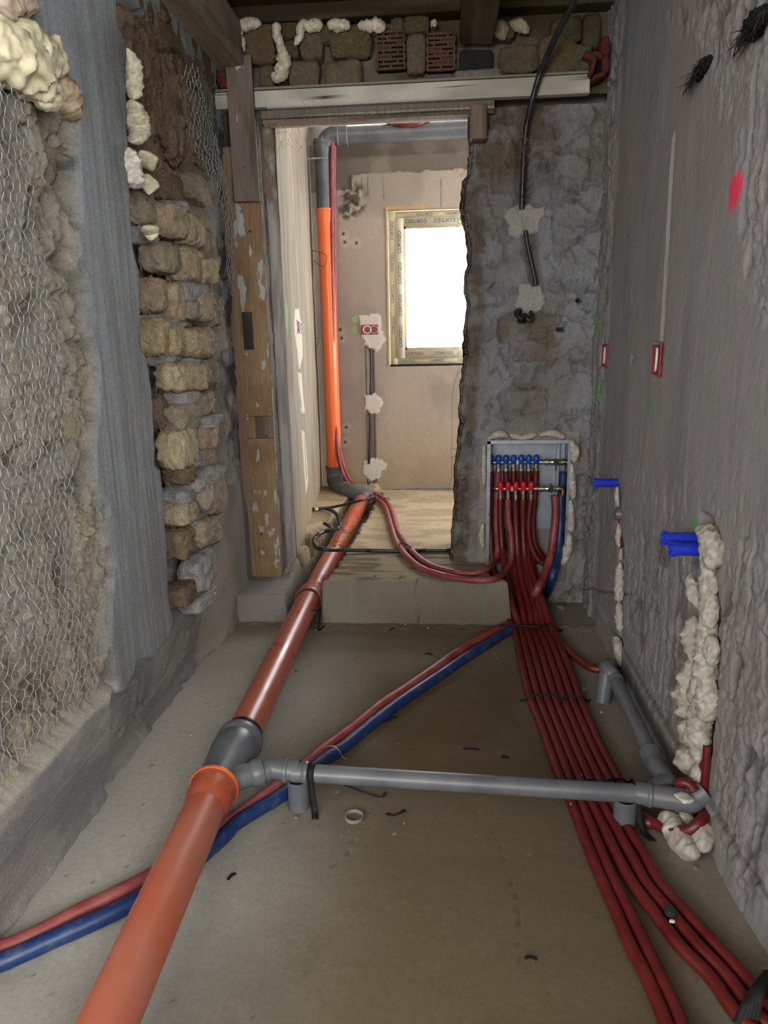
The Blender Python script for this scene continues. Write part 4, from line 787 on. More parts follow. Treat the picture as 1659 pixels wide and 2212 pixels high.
foam('foam_bead', 'curled foam bead right of the round lump', [(1098,48),(1115,52),(1130,58),(1142,72)], 'y', 3.36, [.012,.022,.024,.012], seed=21, C=A(196, 186, 156, 1.1))
FSHADE = A(208, 202, 190, .66)  # foam colour darkened: shade on the right wall put into it
t = thing('foam_filled_chase', 'thick crumbly foam filling the chase below the paired blue plugs', 'foam', tuple(at(1515, 1640, 'x', .66)))
for i, (pts, r) in enumerate([([(1512,1138),(1535,1165),(1540,1205),(1520,1225)], [.012,.028,.026,.012]), ([(1494,1235),(1500,1270),(1512,1315)], [.012,.026,.014]), ([(1522,1260),(1532,1300),(1534,1360)], [.012,.024,.016]),
        ([(1500,1330),(1498,1370),(1505,1400),(1516,1440)], [.015,.03,.03,.02]), ([(1535,1370),(1538,1400),(1536,1440)], [.012,.022,.014]), ([(1505,1420),(1500,1470),(1495,1510),(1490,1550)], [.02,.045,.048,.04]), ([(1525,1440),(1528,1500),(1525,1560)], [.015,.032,.022]),
        ([(1490,1550),(1496,1580),(1512,1600),(1515,1620)], [.03,.04,.034,.02]), ([(1480,1610),(1490,1640),(1500,1660)], [.02,.042,.02]), ([(1528,1150),(1530,1250),(1528,1340),(1525,1430),(1515,1520),(1508,1600),(1508,1650)], [.02,.022,.02,.03,.034,.03,.016]), ([(1508,1650),(1508,1672),(1502,1690)], [.014,.022,.012])]):
    foam('foam_lobe', None, pts, 'x', .672, r, parent=t, seed=30+i, C=FSHADE, dark=A(138, 116, 90, .9), cell=.6, amp=.42, fine=.16, n=28)
t = thing('foam_filled_chase', 'thin foam strip filling the narrow chase under the single blue plug', 'foam', tuple(at(1345, 1425, 'x', .67)))
for i, (pts, r) in enumerate([([(1334,1050),(1333,1075),(1336,1095)], [.006,.011,.006]), ([(1337,1130),(1336,1165),(1338,1182)], [.006,.014,.008]), ([(1342,1185),(1341,1200),(1342,1210)], [.006,.008,.006]), ([(1340,1215),(1338,1245),(1338,1275),(1336,1300)], [.008,.018,.018,.016]), ([(1337,1300),(1338,1330),(1339,1365)], [.012,.016,.012]), ([(1330,1375),(1335,1395),(1338,1420),(1340,1440)], [.014,.020,.018,.01])]):
    foam('foam_lobe', None, pts, 'x', .675, r, parent=t, seed=50+i, C=FSHADE, dark=A(138, 116, 90, .9), cell=.6, amp=.42, fine=.16)
t = thing('foam_wedge', 'triangular foam wedge on the floor round the red hose', 'foam', tuple(at(1480, 1800, 'z', .0)))
foam('foam_lobe', None, [(1430,1752,.05),(1455,1790,.03),(1480,1830,.02),(1510,1848,.03)], 'z', .03, [.02,.032,.03,.02], parent=t, seed=61, C=FSHADE, dark=A(134, 114, 92, .9), cell=.7, amp=.4, fine=.14)
foam('foam_lobe', None, [(1432,1758,.02),(1462,1768,.03),(1498,1768,.05)], 'z', .03, [.015,.028,.02], parent=t, seed=62, C=FSHADE, dark=A(134, 114, 92, .9), cell=.7, amp=.4, fine=.14)
foam('foam_lobe', None, [(1500,1770,.06),(1518,1800,.05),(1520,1840,.04)], 'z', .05, [.02,.032,.015], parent=t, seed=63, C=FSHADE, dark=A(134, 114, 92, .9), cell=.7, amp=.4, fine=.14)
# mortar/foam collar round the manifold box
t = thing('mortar_collar', 'lumpy pale mortar packed round the steel manifold cabinet', 'mortar', tuple(at(1240, 1225, 'y', 3.38)))
for i, (pts, r) in enumerate([([(1052,950),(1075,938),(1100,942)], [.01,.02,.012]), ([(1100,940),(1130,945),(1160,938)], [.01,.016,.012]), ([(1165,940),(1195,936),(1222,946)], [.01,.018,.014]), ([(1230,950),(1242,975),(1240,1000)], [.012,.024,.016]), ([(1234,1000),(1236,1040),(1238,1080)], [.01,.018,.014]), ([(1232,1080),(1234,1120),(1232,1150)], [.012,.018,.018]), ([(1230,1150),(1226,1190),(1214,1222)], [.012,.026,.014]), ([(1046,960),(1045,1000),(1046,1050)], [.008,.013,.008]), ([(1044,1130),(1040,1160),(1044,1185)], [.008,.016,.008])]):
    foam('mortar_lump', None, pts, 'y', 3.375, r, parent=t, seed=70+i, C=A(182, 176, 164, 1.25), dark=A(120, 114, 104), cell=.8, amp=.35)
# ------------------------------------------------------------------ lintel and door timbers
lt = thing('lintel', 'flaking white painted steel lintel strip across the cross wall', 'beam', (-.2, 3.37, 2.2))
def lintC(a):
    c = np.broadcast_to(A(184, 182, 166, 1.5), a.shape); c = mix(c, A(156, 154, 140, 1.5), ss(.4, .6, fbm(a*12, 4, 801))); return mix(c, A(84, 60, 50), ss(.67, .70, fbm(a*np.array([30, 30, 44]), 3, 802)))
add('face_strip', rbox(-1.06, .60, 3.352, 3.40, 2.272, 2.336, .003, .0015, 6, lintC, seg=14), M_plaster, lt)
add('top_flange', rbox(-1.06, .66, 3.345, 3.40, 2.338, 2.347, .002, .001, 6, A(150, 142, 120, 1.0), seg=10), M_plaster, lt)
add('bottom_lip', rbox(-.76, .60, 3.340, 3.38, 2.262, 2.270, .002, .0008, 6, A(196, 192, 180, 1.0), seg=10), M_plaster, lt)
dl = thing('timber_lintel', 'weathered grey boards forming the doorway head under the white strip', 'beam', (-.25, 3.45, 2.2))
for i, (z0, z1, y0, y1, c1, c2) in enumerate([(2.236, 2.260, 3.362, 3.44, (104,96,88), (70,62,56)), (2.226, 2.235, 3.352, 3.42, (136,132,118), (100,96,84)), (2.212, 2.2255, 3.368, 3.42, (120,104,90), (84,72,60)), (2.224, 2.245, 3.42, 3.49, (150,132,114), (120,104,88))]):
    add('board', rbox(-.79, .16+.05*(i < 3), y0, y1, z0, z1, .002, .002, i+20, woodC(c1, c2, 0, 1.6, i+20), seg=12), M_wood, dl)
fr = thing('door_frame_post', 'chipped brown painted timber door frame post left of the opening', 'door frame', (-.90, 3.38, .13))
def brownC(a):
    c = np.broadcast_to(A(132, 110, 82, 1.75), a.shape); c = mix(c, A(118, 96, 70, 1.75), ss(.4, .6, fbm(a*5, 3, 811)))
    e = ss(.035, .0, np.abs(a[:, 0]+.925))*.16+ss(.03, 0, np.abs(a[:, 0]+.845))*.1
    return mix(c, A(172, 176, 168, 1.3), ss(.66, .69, fbm(a*np.array([40, 10, 16]), 4, 813)+e*ss(1.2, 1.4, a[:, 2])+.06*ss(1.7, 2.0, a[:, 2])))
def sub(x0, x1, y0, y1, z0, z1, colf, nx, nz, warp=.001, seed=0):
    """dense front-subdivided board so the flaking paint map holds detail"""
    xs = np.linspace(x0, x1, nx); zs = np.linspace(z0, z1, nz); g = G(); X, Z = np.meshgrid(xs, zs, indexing='ij'); Yy = y0+(fbm(stack(X*20, Z*20, X*0), 3, seed)-.5)*warp*2
    V = stack(X, Yy, Z).reshape(-1, 3); F = [tuple(f) for f in grid_faces(nx, nz).tolist()]; n = len(V)
    V2, F2 = box_vf(x0, x1, y0+.002, y1, z0, z1); V = np.concatenate([V, V2]); F += [tuple(i+n for i in f) for f in F2]
    return mesh_np('b', V, F, colf(V.astype(float)), False)
add('post_board', sub(-.945, -.818, 3.366, 3.43, .945, 2.125, brownC, 40, 320, seed=1), M_vwood, fr)
add('post_board', sub(-.945, -.818, 3.366, 3.43, .135, .835, brownC, 40, 200, seed=2), M_vwood, fr)
add('edge_board', sub(-.990, -.948, 3.372, 3.43, .135, 2.125, woodC((134,112,90), (112,94,74), 2, 1.7, 31), 8, 100, seed=3), M_vwood, fr)
add('edge_groove', rbox(-.9475, -.9455, 3.375, 3.40, .14, 2.12, 0, 0, 0, A(50, 42, 36)), M_vwood, fr)
add('patch_board', sub(-.905, -.818, 3.370, 3.43, .838, .942, woodC((112,98,86), (84,72,62), 2, 1.8, 33), 20, 20, seed=4), M_vwood, fr)['label'] = 'bare grey timber patch let into the post'
add('patch_board', sub(-.945, -.907, 3.368, 3.43, .838, .942, brownC, 12, 30, seed=5), M_vwood, fr)
p = at(535, 715, 'y', 3.366); add('lock_mortise', sub(p[0]-.021, p[0]+.025, 3.362, 3.372, p[2]-.085, p[2]+.085, woodC((74,68,62), (54,50,46), 2, 1.6, 35), 8, 20, .0015, 6), M_vwood, fr)['label'] = 'dark bare timber where a lock strike was'
for px, py in ((565, 1153), (540, 500), (575, 942)):
    p = at(px, py, 'y', 3.366); add('screw', lathe_m((p[0], 3.366, p[2]), (p[0], 3.358, p[2]), [(0, .006), (.003, .006), (.006, .003), (.0065, 0.0005)], 10), M_rust, fr)
pb = thing('nailed_board', 'grey weathered board nailed upright over the frame head', 'board', (-.86, 3.33, 1.9))
pb_c = woodC((108,96,88), (78,70,62), 2, 1.7, 37)
add('plank', sub(-.922, -.812, 3.318, 3.345, 1.893, 2.462, pb_c, 20, 80, seed=8), M_vwood, pb)
add('nail', lathe_m((-.87, 3.318, 2.03), (-.87, 3.312, 2.03), [(0, .004), (.003, .004), (.004, .0005)], 8), M_rust, pb)
add('splinter', rbox(-.889, -.882, 3.310, 3.319, 2.205, 2.235, .001, .001, 2, A(190, 180, 160)), M_vwood, pb)
ws = thing('white_edge_strip', 'thin white painted strip edging the brown frame post', 'trim', (-.812, 3.37, .13))
add('strip', sub(-.817, -.811, 3.372, 3.42, .15, 2.16, lambda a: mix(np.broadcast_to(A(186, 180, 172, 1.0), a.shape), A(140, 132, 122), ss(.45, .6, fbm(a*20, 3, 41))), 3, 120), M_vwood, ws)
wg = thing('timber_wedge', 'worn timber block nailed at the upper right door corner', 'wood block', (.15, 3.36, 2.1))
add('block', rbox(.107, .178, 3.335, 3.40, 2.105, 2.245, .010, .005, 51, woodC((118,100,88), (88,74,62), 2, 1.7, 39), seg=6), M_vwood, wg)
# rusty nail marks / hinge plate on the lintel
#hp = thing('hinge_remnant', 'rusty remnant of a hinge plate on the white lintel', 'hinge', tuple(at(1240, 195, 'y', 3.35)))

# ------------------------------------------------------------------ far window (structure with parts)
def wp(px, py): p = at(px, py, 'y', 5.38); return p[0], p[2]
wn = add('window_1', boxes('window_1', [(-.398, -.345, 5.385, 5.46, 1.10, 2.155), (.585, .635, 5.385, 5.46, 1.10, 2.155), (-.345, .585, 5.385, 5.46, 1.10, 1.145), (-.345, .585, 5.385, 5.46, 2.11, 2.155)]), M_frame, label='new window with taped pale frame in the far wall', kind='structure')
sx0, sx1, sz0, sz1 = -.345, .585, 1.145, 2.11; gx0, gx1, gz0, gz1 = -.288, .53, 1.205, 2.055
add('sash', boxes('sash', [(sx0, gx0, 5.372, 5.44, sz0, sz1), (gx1, sx1, 5.372, 5.44, sz0, sz1), (gx0, gx1, 5.372, 5.44, sz0, gz0), (gx0, gx1, 5.372, 5.44, gz1, sz1)]), pmat('taped_sash', A(222, 214, 186), A(200, 196, 176), rough=.45, scale=14), wn)
add('glazing_bead', boxes('bead', [(gx0, gx0+.014, 5.385, 5.42, gz0, gz1), (gx1-.014, gx1, 5.385, 5.42, gz0, gz1), (gx0, gx1, 5.385, 5.42, gz0, gz0+.014), (gx0, gx1, 5.385, 5.42, gz1-.014, gz1)]), M_frame, wn)
add('pane', boxes('pane', [(gx0, gx1, 5.405, 5.409, gz0, gz1)]), M_glass, wn)
add('head_batten', rbox(-.40, .64, 5.350, 5.40, 2.165, 2.185, .002, .001, 1, A(206, 164, 110)), M_vwood, wn)['label'] = 'orange timber batten above the window'
add('sill_shade', boxes('sg', [(-.40, .64, 5.36, 5.46, 1.075, 1.098)]), M_shade, wn)  # dark strip painted as the shade under the window frame
add('side_batten', rbox(-.413, -.400, 5.345, 5.40, 1.09, 2.18, .002, .001, 1, A(196, 168, 128)), M_vwood, wn)
mc = rbox(0, .001, 0, .001, 0, .001, 0)
g = G()
for i in range(6):
    p = at(974+i*5, 791, 'y', 5.35); V, F = tube_vf(np.array([[p[0]+.008*math.cos(t), 5.342+.002*math.sin(t), p[2]+.006*math.sin(t)] for t in np.linspace(0, 2*PI, 12)]), .0012, n=5, caps=False); g.add(V, F)
add('chain', g.mesh('chain'), M_steel, label='short bright chain lying on the window sill', cat='chain')
def text(s, size, loc, rot, parent, mat, lab=None):
    c = bpy.data.curves.new('lettering', 'FONT'); c.body = s; c.size = size; c.extrude = .0004; c.align_x = 'CENTER'; c.align_y = 'CENTER'; c.materials.append(mat)
    o = bpy.data.objects.new('lettering', c); o.parent = parent; base = Vector(parent['_o']) if '_o' in parent else Vector(parent.location)
    o.location = Vector(loc)-base; o.rotation_euler = rot; col.objects.link(o); return o
yt = 5.3710
for x_ in (-.20, .0, .2, .4): text('CORTIZO', .034, (x_, yt, 2.088), (PI/2, PI, 0), wn, M_ink); text('CORTIZO', .026, (x_+.06, 5.3838, 2.134), (PI/2, PI, 0), wn, M_ink)
for z_ in (1.3, 1.52, 1.74, 1.95): text('CORTIZO', .034, (-.317, yt, z_), (PI/2, -PI/2, 0), wn, M_ink); text('CORTIZO', .028, (-.371, 5.3838, z_+.08), (PI/2, -PI/2, 0), wn, M_ink)
for x_ in (-.22, .0, .2, .4): text('CORTIZO', .030, (x_, yt, 1.175), (PI/2, 0, 0), wn, M_ink); text('CORTIZO', .024, (x_-.05, 5.3838, 1.122), (PI/2, 0, 0), wn, M_ink)

# ------------------------------------------------------------------ drain pipes
R11 = .055
def pipe(name, label, P, r, mat, group='drain pipe fittings', parts=(), n=40):
    t = thing(name, label, 'pipe', tuple(np.array(P[0])), group)
    add('barrel', tube(cat_rom(P, .04) if len(P) > 2 else np.array([P[0]+(P[1]-P[0])*u for u in np.linspace(0, 1, 12)]), r, n=n), mat, t); return t
def ring(parent, name, c, d, prof, mat, n=40, label=None):
    d = np.array(d)/np.linalg.norm(d); o = add(name, lathe_m(c, np.array(c)+d, prof, n, True), mat, parent)
    if label: o['label'] = label
    return o
# near length
a0 = at(458, 1738, 'z', .105); a1 = at(365, 1950, 'z', .105); a2 = at(250, 2212, 'z', .105); d0 = a2-a0; d0 /= np.linalg.norm(d0)
sk = at(463, 1700, 'z', .105)
t = pipe('drain_pipe', 'orange drain pipe in the foreground, nearest to the viewer', [sk+d0*.10, sk+d0*1.5], R11, M_orange_dust)
ring(t, 'socket', sk, d0, [(0, .058), (0, .0655), (.010, .0665), (.016, .064), (.03, .0635), (.07, .0625), (.085, .0585), (.10, .0552)], M_orange_dust)
ring(t, 'socket_lip', sk-d0*.002, d0, [(0, .0575), (0, .068), (.006, .0695), (.012, .068), (.013, .062)], M_orange, label='bright orange socket lip')
# middle length from the grey branch to the joint
b0 = at(519, 1600, 'z', .10); b1 = at(666, 1296, 'z', .088); d1 = b1-b0; d1 /= np.linalg.norm(d1)
t = pipe('drain_pipe', 'long dusty orange drain pipe between the grey branch and the step', [b0-d1*.02, b1-d1*.02], R11, M_orange_dust)
ring(t, 'rubber_seal', b0+d1*.028, d1, [(0, .055), (0, .0600), (.012, .0600), (.012, .055)], M_strap, label='black rubber ring')
ring(t, 'pipe_end_band', b0+d1*.0, d1, [(0, .055), (0, .0565), (.025, .0565), (.025, .055)], M_orange)
# far length, socket down, cut into the threshold
c1 = at(720, 1198, 'z', .125); c2 = at(783, 1080, 'z', .20); d2 = c1-b1; d2 /= np.linalg.norm(d2)
t = pipe('drain_pipe', 'pinkish orange drain pipe climbing through the broken threshold', [b1+d2*.08, b1+d2*.35, c1, c1+(c2-c1)*.5, c2], R11*.97, M_orange_dust)
ring(t, 'socket', b1, d2, [(0, .058), (0, .066), (.012, .067), (.02, .0635), (.075, .0620), (.10, .0555), (.12, .054)], M_orange_dust)
ring(t, 'rubber_seal', b1-d2*.004, d2, [(0, .0552), (0, .061), (.008, .061), (.008, .0552)], M_rust, label='dark rubber ring in the socket mouth')
# wire hook hanging from that joint
hk = [at(672,1318,'z',.15), at(688,1320,'z',.12), at(690,1340,'z',.05), at(688,1362,'z',.006), at(700,1352,'z',.012)]
add('wire_hook', tube(cat_rom(hk, .01), .003, n=6), M_strap, label='thin black hook dangling from the pipe joint to the floor', cat='hook')
# grey branch fitting
t = thing('drain_branch', 'grey branch fitting joining the two near orange drain pipes', 'pipe fitting', tuple(at(480, 1700, 'z', .04)), 'drain pipe fittings')
dd = sk-b0; Lb = np.linalg.norm(dd); dd /= Lb
ring(t, 'body', b0-dd*.012, dd, [(0, .056), (0, .0665), (.006, .071), (.018, .0725), (.032, .0715), (.040, .0675), (.046, .0665), (.060, .0700), (.085, .0705), (.11, .067), (Lb*.62, .0625), (Lb*.85, .059), (Lb+.03, .0565)], M_grey, n=48)
e0 = at(485, 1688, 'z', .105); e1 = at(528, 1680, 'z', .105); e2 = at(566, 1666, 'z', .102); de = e2-e0; de /= np.linalg.norm(de); Le = np.linalg.norm(e2-e0)
ring(t, 'side_spigot', e0, de, [(.0, .036), (.05, .0335), (Le-.035, .0315), (Le-.03, .036), (Le-.016, .0385), (Le-.003, .0375), (Le, .034)], M_grey)
# bend, collars, long thin pipe
ZC = .098
f0 = at(566, 1667, 'z', .102); f1 = at(590, 1660, 'z', .103); f2 = at(617, 1664, 'z', .100)
t = thing('pipe_bend', 'grey bend between the branch fitting and the thin cross pipe', 'pipe fitting', tuple(f0), 'thin grey pipe fittings')
add('elbow', tube(cat_rom([f0-de*.01, f0+de*.01, f1, f2], .006), [.030]*1 and .030, n=32), M_grey, t)
dx = at(1380, 1712, 'z', ZC)-at(660, 1671, 'z', ZC); dx /= np.linalg.norm(dx)
ring(t, 'collar', f2-dx*.004, dx, [(0, .030), (.001, .0345), (.006, .036), (.012, .0345), (.014, .031), (.045, .0305)], M_grey, 32)
g0 = at(632, 1668, 'z', ZC); g1 = at(1398, 1716, 'z', ZC)
t = pipe('thin_drain_pipe', 'thin grey drain pipe crossing the floor over the red hoses', [g0, g1], .0255, M_grey, 'thin grey pipe fittings', n=32)
ring(t, 'socket', g0+dx*.0, dx, [(0, .0265), (.0, .029), (.03, .029), (.034, .032), (.040, .034), (.046, .032), (.048, .0255)], M_grey, 32)
for (px, pb_, lab, r) in ((646, 1742, 'left', .030), (1348, 1790, 'right', .030)):
    f = at(px, pb_, 'z', 0); ax_ = (g0+dx*np.dot(f-g0, dx)); f = np.array([ax_[0], ax_[1]-.020, 0])
    t = thing('pipe_prop', 'short upright grey pipe stub propping the %s end of the cross pipe' % lab, 'pipe', tuple(f), 'upright pipe stubs used as props')
    tilt = np.array([ax_[0], ax_[1]-.016, ZC-.012]); g = lathe_m(f, tilt, [(0, r-.003), (0, r), (np.linalg.norm(tilt-f), r), (np.linalg.norm(tilt-f), r-.003), (.004, r-.003)], 32, True); add('stub', g, M_grey, t)
# wye at the right, wall pipe, elbow into the wall
h0 = at(1398, 1716, 'z', ZC); h1 = at(1475, 1728, 'z', ZC); dh = h1-h0; dh /= np.linalg.norm(dh); Lh = np.linalg.norm(h1-h0)
t = thing('wye_fitting', 'dusty grey wye fitting where the thin pipes meet at the wall', 'pipe fitting', tuple(h0), 'thin grey pipe fittings')
ring(t, 'body', h0, dh, [(-.03, .0265), (-.03, .030), (0, .030), (.004, .033), (.010, .033), (.014, .0295), (Lh*.6, .0295), (Lh, .030)], M_grey, 32)
k0 = at(1405, 1718, 'z', ZC); k1 = at(1440, 1690, 'z', .098); k2 = at(1420, 1660, 'z', .09); k3 = at(1411, 1640, 'z', .085)
add('side_arm', tube(cat_rom([k0, at(1425,1700,'z',.10), k1, k2, k3], .006), .0275, n=28), M_grey, t)
add('wall_elbow', tube(cat_rom([h1-dh*.02, h1+dh*.02, at(1500, 1724, 'z', .105), at(1522, 1708, 'z', .125)], .006), .030, n=28), M_grey, t)
add('mortar_smear', lump(at(1478, 1722, 'z', ZC+.03), (.018, .02, .004), .4, 3, .4, 91, 8, 8, 'z', A(196, 190, 180), .3), M_gyp, t)
m0 = k3; m1 = at(1330, 1470, 'z', .095); m2 = at(1310, 1442, 'z', .11); dm = m1-m0; dm /= np.linalg.norm(dm)
t = pipe('thin_drain_pipe', 'thin grey drain pipe running along the foot of the right wall', [m0+dm*.0, m1], .0245, M_grey, 'thin grey pipe fittings', n=28)
ring(t, 'socket', m0-dm*.03, dm, [(0, .0265), (0, .0295), (.05, .0295), (.054, .032), (.062, .032), (.066, .0246)], M_grey, 28)
t = thing('pipe_bend', 'grey elbow turning the thin pipe into the right wall', 'pipe fitting', tuple(m2), 'thin grey pipe fittings')
add('elbow', tube(cat_rom([m1-dm*.01, m1+dm*.02, m2, at(1322, 1440, 'x', .65), at(1342, 1446, 'x', .70)], .006), .0275, n=28), M_grey, t)
f = at(1304, 1522, 'z', 0); t = thing('pipe_prop', 'short upright grey pipe stub standing under the wall elbow', 'pipe', (f[0], f[1], 0), 'upright pipe stubs used as props')
add('stub', lathe_m((f[0], f[1]+.02, 0), at(1310, 1462, 'z', .09), [(0, .024), (0, .028), (.11, .026), (.11, .02)], 28), M_grey, t)
# straps
def band(name, label, P, w, th, mat, cat='strap', group=None, side=None):
    P = cat_rom(P, .006); T = np.gradient(P, axis=0); T /= np.linalg.norm(T, axis=1)[:, None]+1e-9; sd = np.cross(T, np.array([0., .35, 1.])) if side is None else np.broadcast_to(side, T.shape)+0.0; sd /= np.linalg.norm(sd, axis=1)[:, None]+1e-9; nn = np.cross(sd, T)
    V = np.stack([P-sd*w/2, P+sd*w/2, P+sd*w/2+nn*th, P-sd*w/2+nn*th], 1).reshape(-1, 3); m = len(P); F = []
    for i in range(m-1):
        for j in range(4): F.append((i*4+j, i*4+(j+1) % 4, i*4+4+(j+1) % 4, i*4+4+j))
    F += [(0, 1, 2, 3), (m*4-4, m*4-3, m*4-2, m*4-1)]
    return add(name, mesh_np('band', V, F, None, False), mat, label=label, cat=cat, group=group)
def strap_over(name, label, px, drop, tail):
    c = g0+dx*np.dot(at(px, 1680, 'z', ZC)-g0, dx); R = .0275; P = []
    nrm = np.array([-dx[1], dx[0], 0])
    for a in np.linspace(-.3*PI, PI, 12): P.append(c+nrm*math.cos(a)*R+np.array([0, 0, 1])*math.sin(a)*R)
    last = P[-1]; P = P[::-1]; last = P[-1] if False else (c-nrm*R if (c-nrm*R)[1] < c[1] else c+nrm*R); P = [c+(last-c)*math.cos(a)+np.array([0, 0, 1])*math.sin(a)*R for a in np.linspace(1.3*PI, 0, 12)]; P.append(last+np.array([.004, -.004, -.04])); P.append(np.array([last[0]+.012, last[1]-.018, .012])); P.append(np.array([last[0]+tail, last[1]-.045, .003]))
    return band(name, label, P, .019, .0015, M_strap, group='black straps', side=dx)
strap_over('fixing_strap', 'black strap over the left end of the thin cross pipe', 671, 0, .018)
strap_over('fixing_strap', 'black strap over the right end of the thin cross pipe', 1365, 0, .03)
add('fixing_strap', tube(cat_rom([at(1341,1450,'x',.66), at(1343,1480,'x',.655), at(1348,1510,'x',.65)], .01), .006, n=4, flat=(1, .3)), M_strap, label='black strap hanging beside the wall elbow', cat='strap', group='black straps')
# riser
q0 = at(722, 1020, 'y', 5.20); q1 = at(703, 452, 'y', 5.20)
q0 = np.array([(q0[0]+q1[0])/2-.0, 5.20, q0[2]]); q1 = np.array([q0[0], 5.20, q1[2]]); up = np.array([0, 0, 1.])
t = pipe('riser_pipe', 'bright orange riser pipe standing in the far corner', [q0, q1-up*.06], R11, M_orange_new)
ring(t, 'socket', q1-up*.09, up, [(0, .0555), (.02, .060), (.075, .060), (.08, .0645), (.09, .0645), (.092, .058)], M_orange_new)
q2 = at(700, 330, 'y', 5.20); q2 = np.array([q0[0], 5.2, q2[2]])
t = pipe('riser_pipe', 'grey upper riser pipe above the orange one', [q1, q2], R11, M_grey)
ring(t, 'socket', q2-up*.02, up, [(0, .0555), (.02, .060), (.07, .061), (.075, .065), (.09, .065)], M_grey)
t = thing('pipe_bend', 'grey elbow at the top of the riser', 'pipe fitting', tuple(q2), 'drain pipe fittings')
zt = at(870, 288, 'y', 5.2)[2]
add('elbow', tube(cat_rom([q2+up*.04, q2+up*.08, np.array([q0[0]+.012, 5.2, zt-.045]), np.array([q0[0]+.05, 5.2, zt-.005]), np.array([q0[0]+.11, 5.2, zt])], .01), .060, n=36), M_grey, t)
t = pipe('ceiling_drain_pipe', 'grey drain pipe running level along the top of the far wall', [np.array([q0[0]+.10, 5.2, zt]), np.array([.9, 5.2, zt+.01])], .057, M_grey)
ring(t, 'socket', np.array([q0[0]+.10, 5.2, zt]), (1, 0, 0), [(0, .060), (0, .065), (.01, .065), (.014, .062), (.07, .062), (.075, .057)], M_grey)
# twisted wire round the upper riser
g = []
for i, sgn in enumerate((1, -1)):
    P = [(q0[0]-.10+.0029*k, 5.142, q2[2]-.045+.004*sgn*math.sin(k*.75)) for k in range(50)]; g.append(tube_vf(np.array(P), .0022, n=5))
G_ = G(); [G_.add(*v) for v in g]; add('tie_wire', G_.mesh('tw'), M_steel, label='twisted bright wire tied round the upper grey riser', cat='wire')
# foot bends
r0 = at(722, 1035, 'y', 5.20); r0 = np.array([q0[0], 5.2, q0[2]])
t = thing('pipe_bend', 'grey double bend leading from the riser foot to the floor pipe', 'pipe fitting', tuple(r0), 'drain pipe fittings')
P = cat_rom([r0+up*.02, r0-up*.02, at(724,1040,'y',5.18), at(740,1056,'y',5.06), at(765,1064,'y',4.92), at(790,1072,'z',.215), c2-(c2-c1)*.03], .008)
add('elbow', tube(P, .0585, n=36), M_grey, t)
dr = P[len(P)//2+3]-P[len(P)//2]; dr /= np.linalg.norm(dr)
ring(t, 'collar', P[len(P)//2], dr, [(0, .058), (.0, .064), (.012, .064), (.012, .058)], M_grey)
ring(t, 'collar', r0+up*.0, up, [(0, .058), (.0, .062), (.03, .062), (.035, .066), (.045, .066)], M_grey)
dr = c1-c2; dr /= np.linalg.norm(dr); ring(t, 'collar', c2-dr*.05, dr, [(0, .058), (.0, .064), (.02, .066), (.04, .064), (.06, .058)], M_grey)
# thin grey pipe in the trench of the far wall
w0, w1 = at(845, 1064, 'y', 5.25), at(1010, 1060, 'y', 5.25)
t = pipe('thin_drain_pipe', 'thin grey pipe half sunk along the foot of the far wall', [w0-np.array([.1, .0, .02]), w0, w1+np.array([.4, 0, 0])], .025, M_grey, 'thin grey pipe fittings', n=24)
ring(t, 'collar', (w0+w1)/2-np.array([.1, 0, 0]), (1, 0, 0), [(0, .025), (0, .029), (.02, .029), (.02, .025)], M_grey, 24); ring(t, 'collar', w0+np.array([.04, 0, 0]), (1, 0, 0), [(0, .025), (0, .029), (.02, .029), (.02, .025)], M_grey, 24)

# ------------------------------------------------------------------ hoses
HR = .0150
def hose(label, pts, r, mat, group, cat='hose', name='insulated_hose', n=14, step=.02, wob=.0012, seed=0):
    P = cat_rom([at(a, b, c, d) for a, b, c, d in pts], step)
    w = (fbm(P*9+seed*3.3, 3, seed)-.5)*2*wob; P = P.copy(); P[:, 2] += w; rr = r*(1+.05*(fbm(P*30+seed, 3, seed+1)-.5)*2)
    return add(name, tube(P, rr, n=n), mat, label=label, cat=cat, group=group)
rows = [(1358,1104,1195),(1400,1112,1218),(1460,1124,1244),(1510,1137,1262),(1575,1162,1290),(1620,1178,1311),(1684,1200,1346),(1736,1224,1375)]
def slot(i, k=7): return [(L+(R-L)*(i+.5)/k, y_, 'z', .018) for y_, L, R in rows]
tailp = [[(1839,1262,1310),(1908,1291,1341),(1967,1315,1372),(2042,1345,1410),(2110,1382,1440),(2212,1422,1489)], [(1839,1314,1402),(1908,1351,1441),(1967,1393,1495),(2042,1447,1567),(2110,1515,1628),(2212,1590,1722)]]
def tail(i):
    if i < 2: return [(L+(R-L)*(i+.5)/2, y_, 'z', .018) for y_, L, R in tailp[0]]+[(1500+30*i, 2400, 'z', .018)]
    return [(L+(R-L)*(i-1.5)/3, y_, 'z', .018) for y_, L, R in tailp[1]]+[(1780+60*(i-2), 2330, 'z', .018)]
YM = 3.425     # manifold plane inside the cabinet
HG = 'red insulated hoses of the manifold bundle'
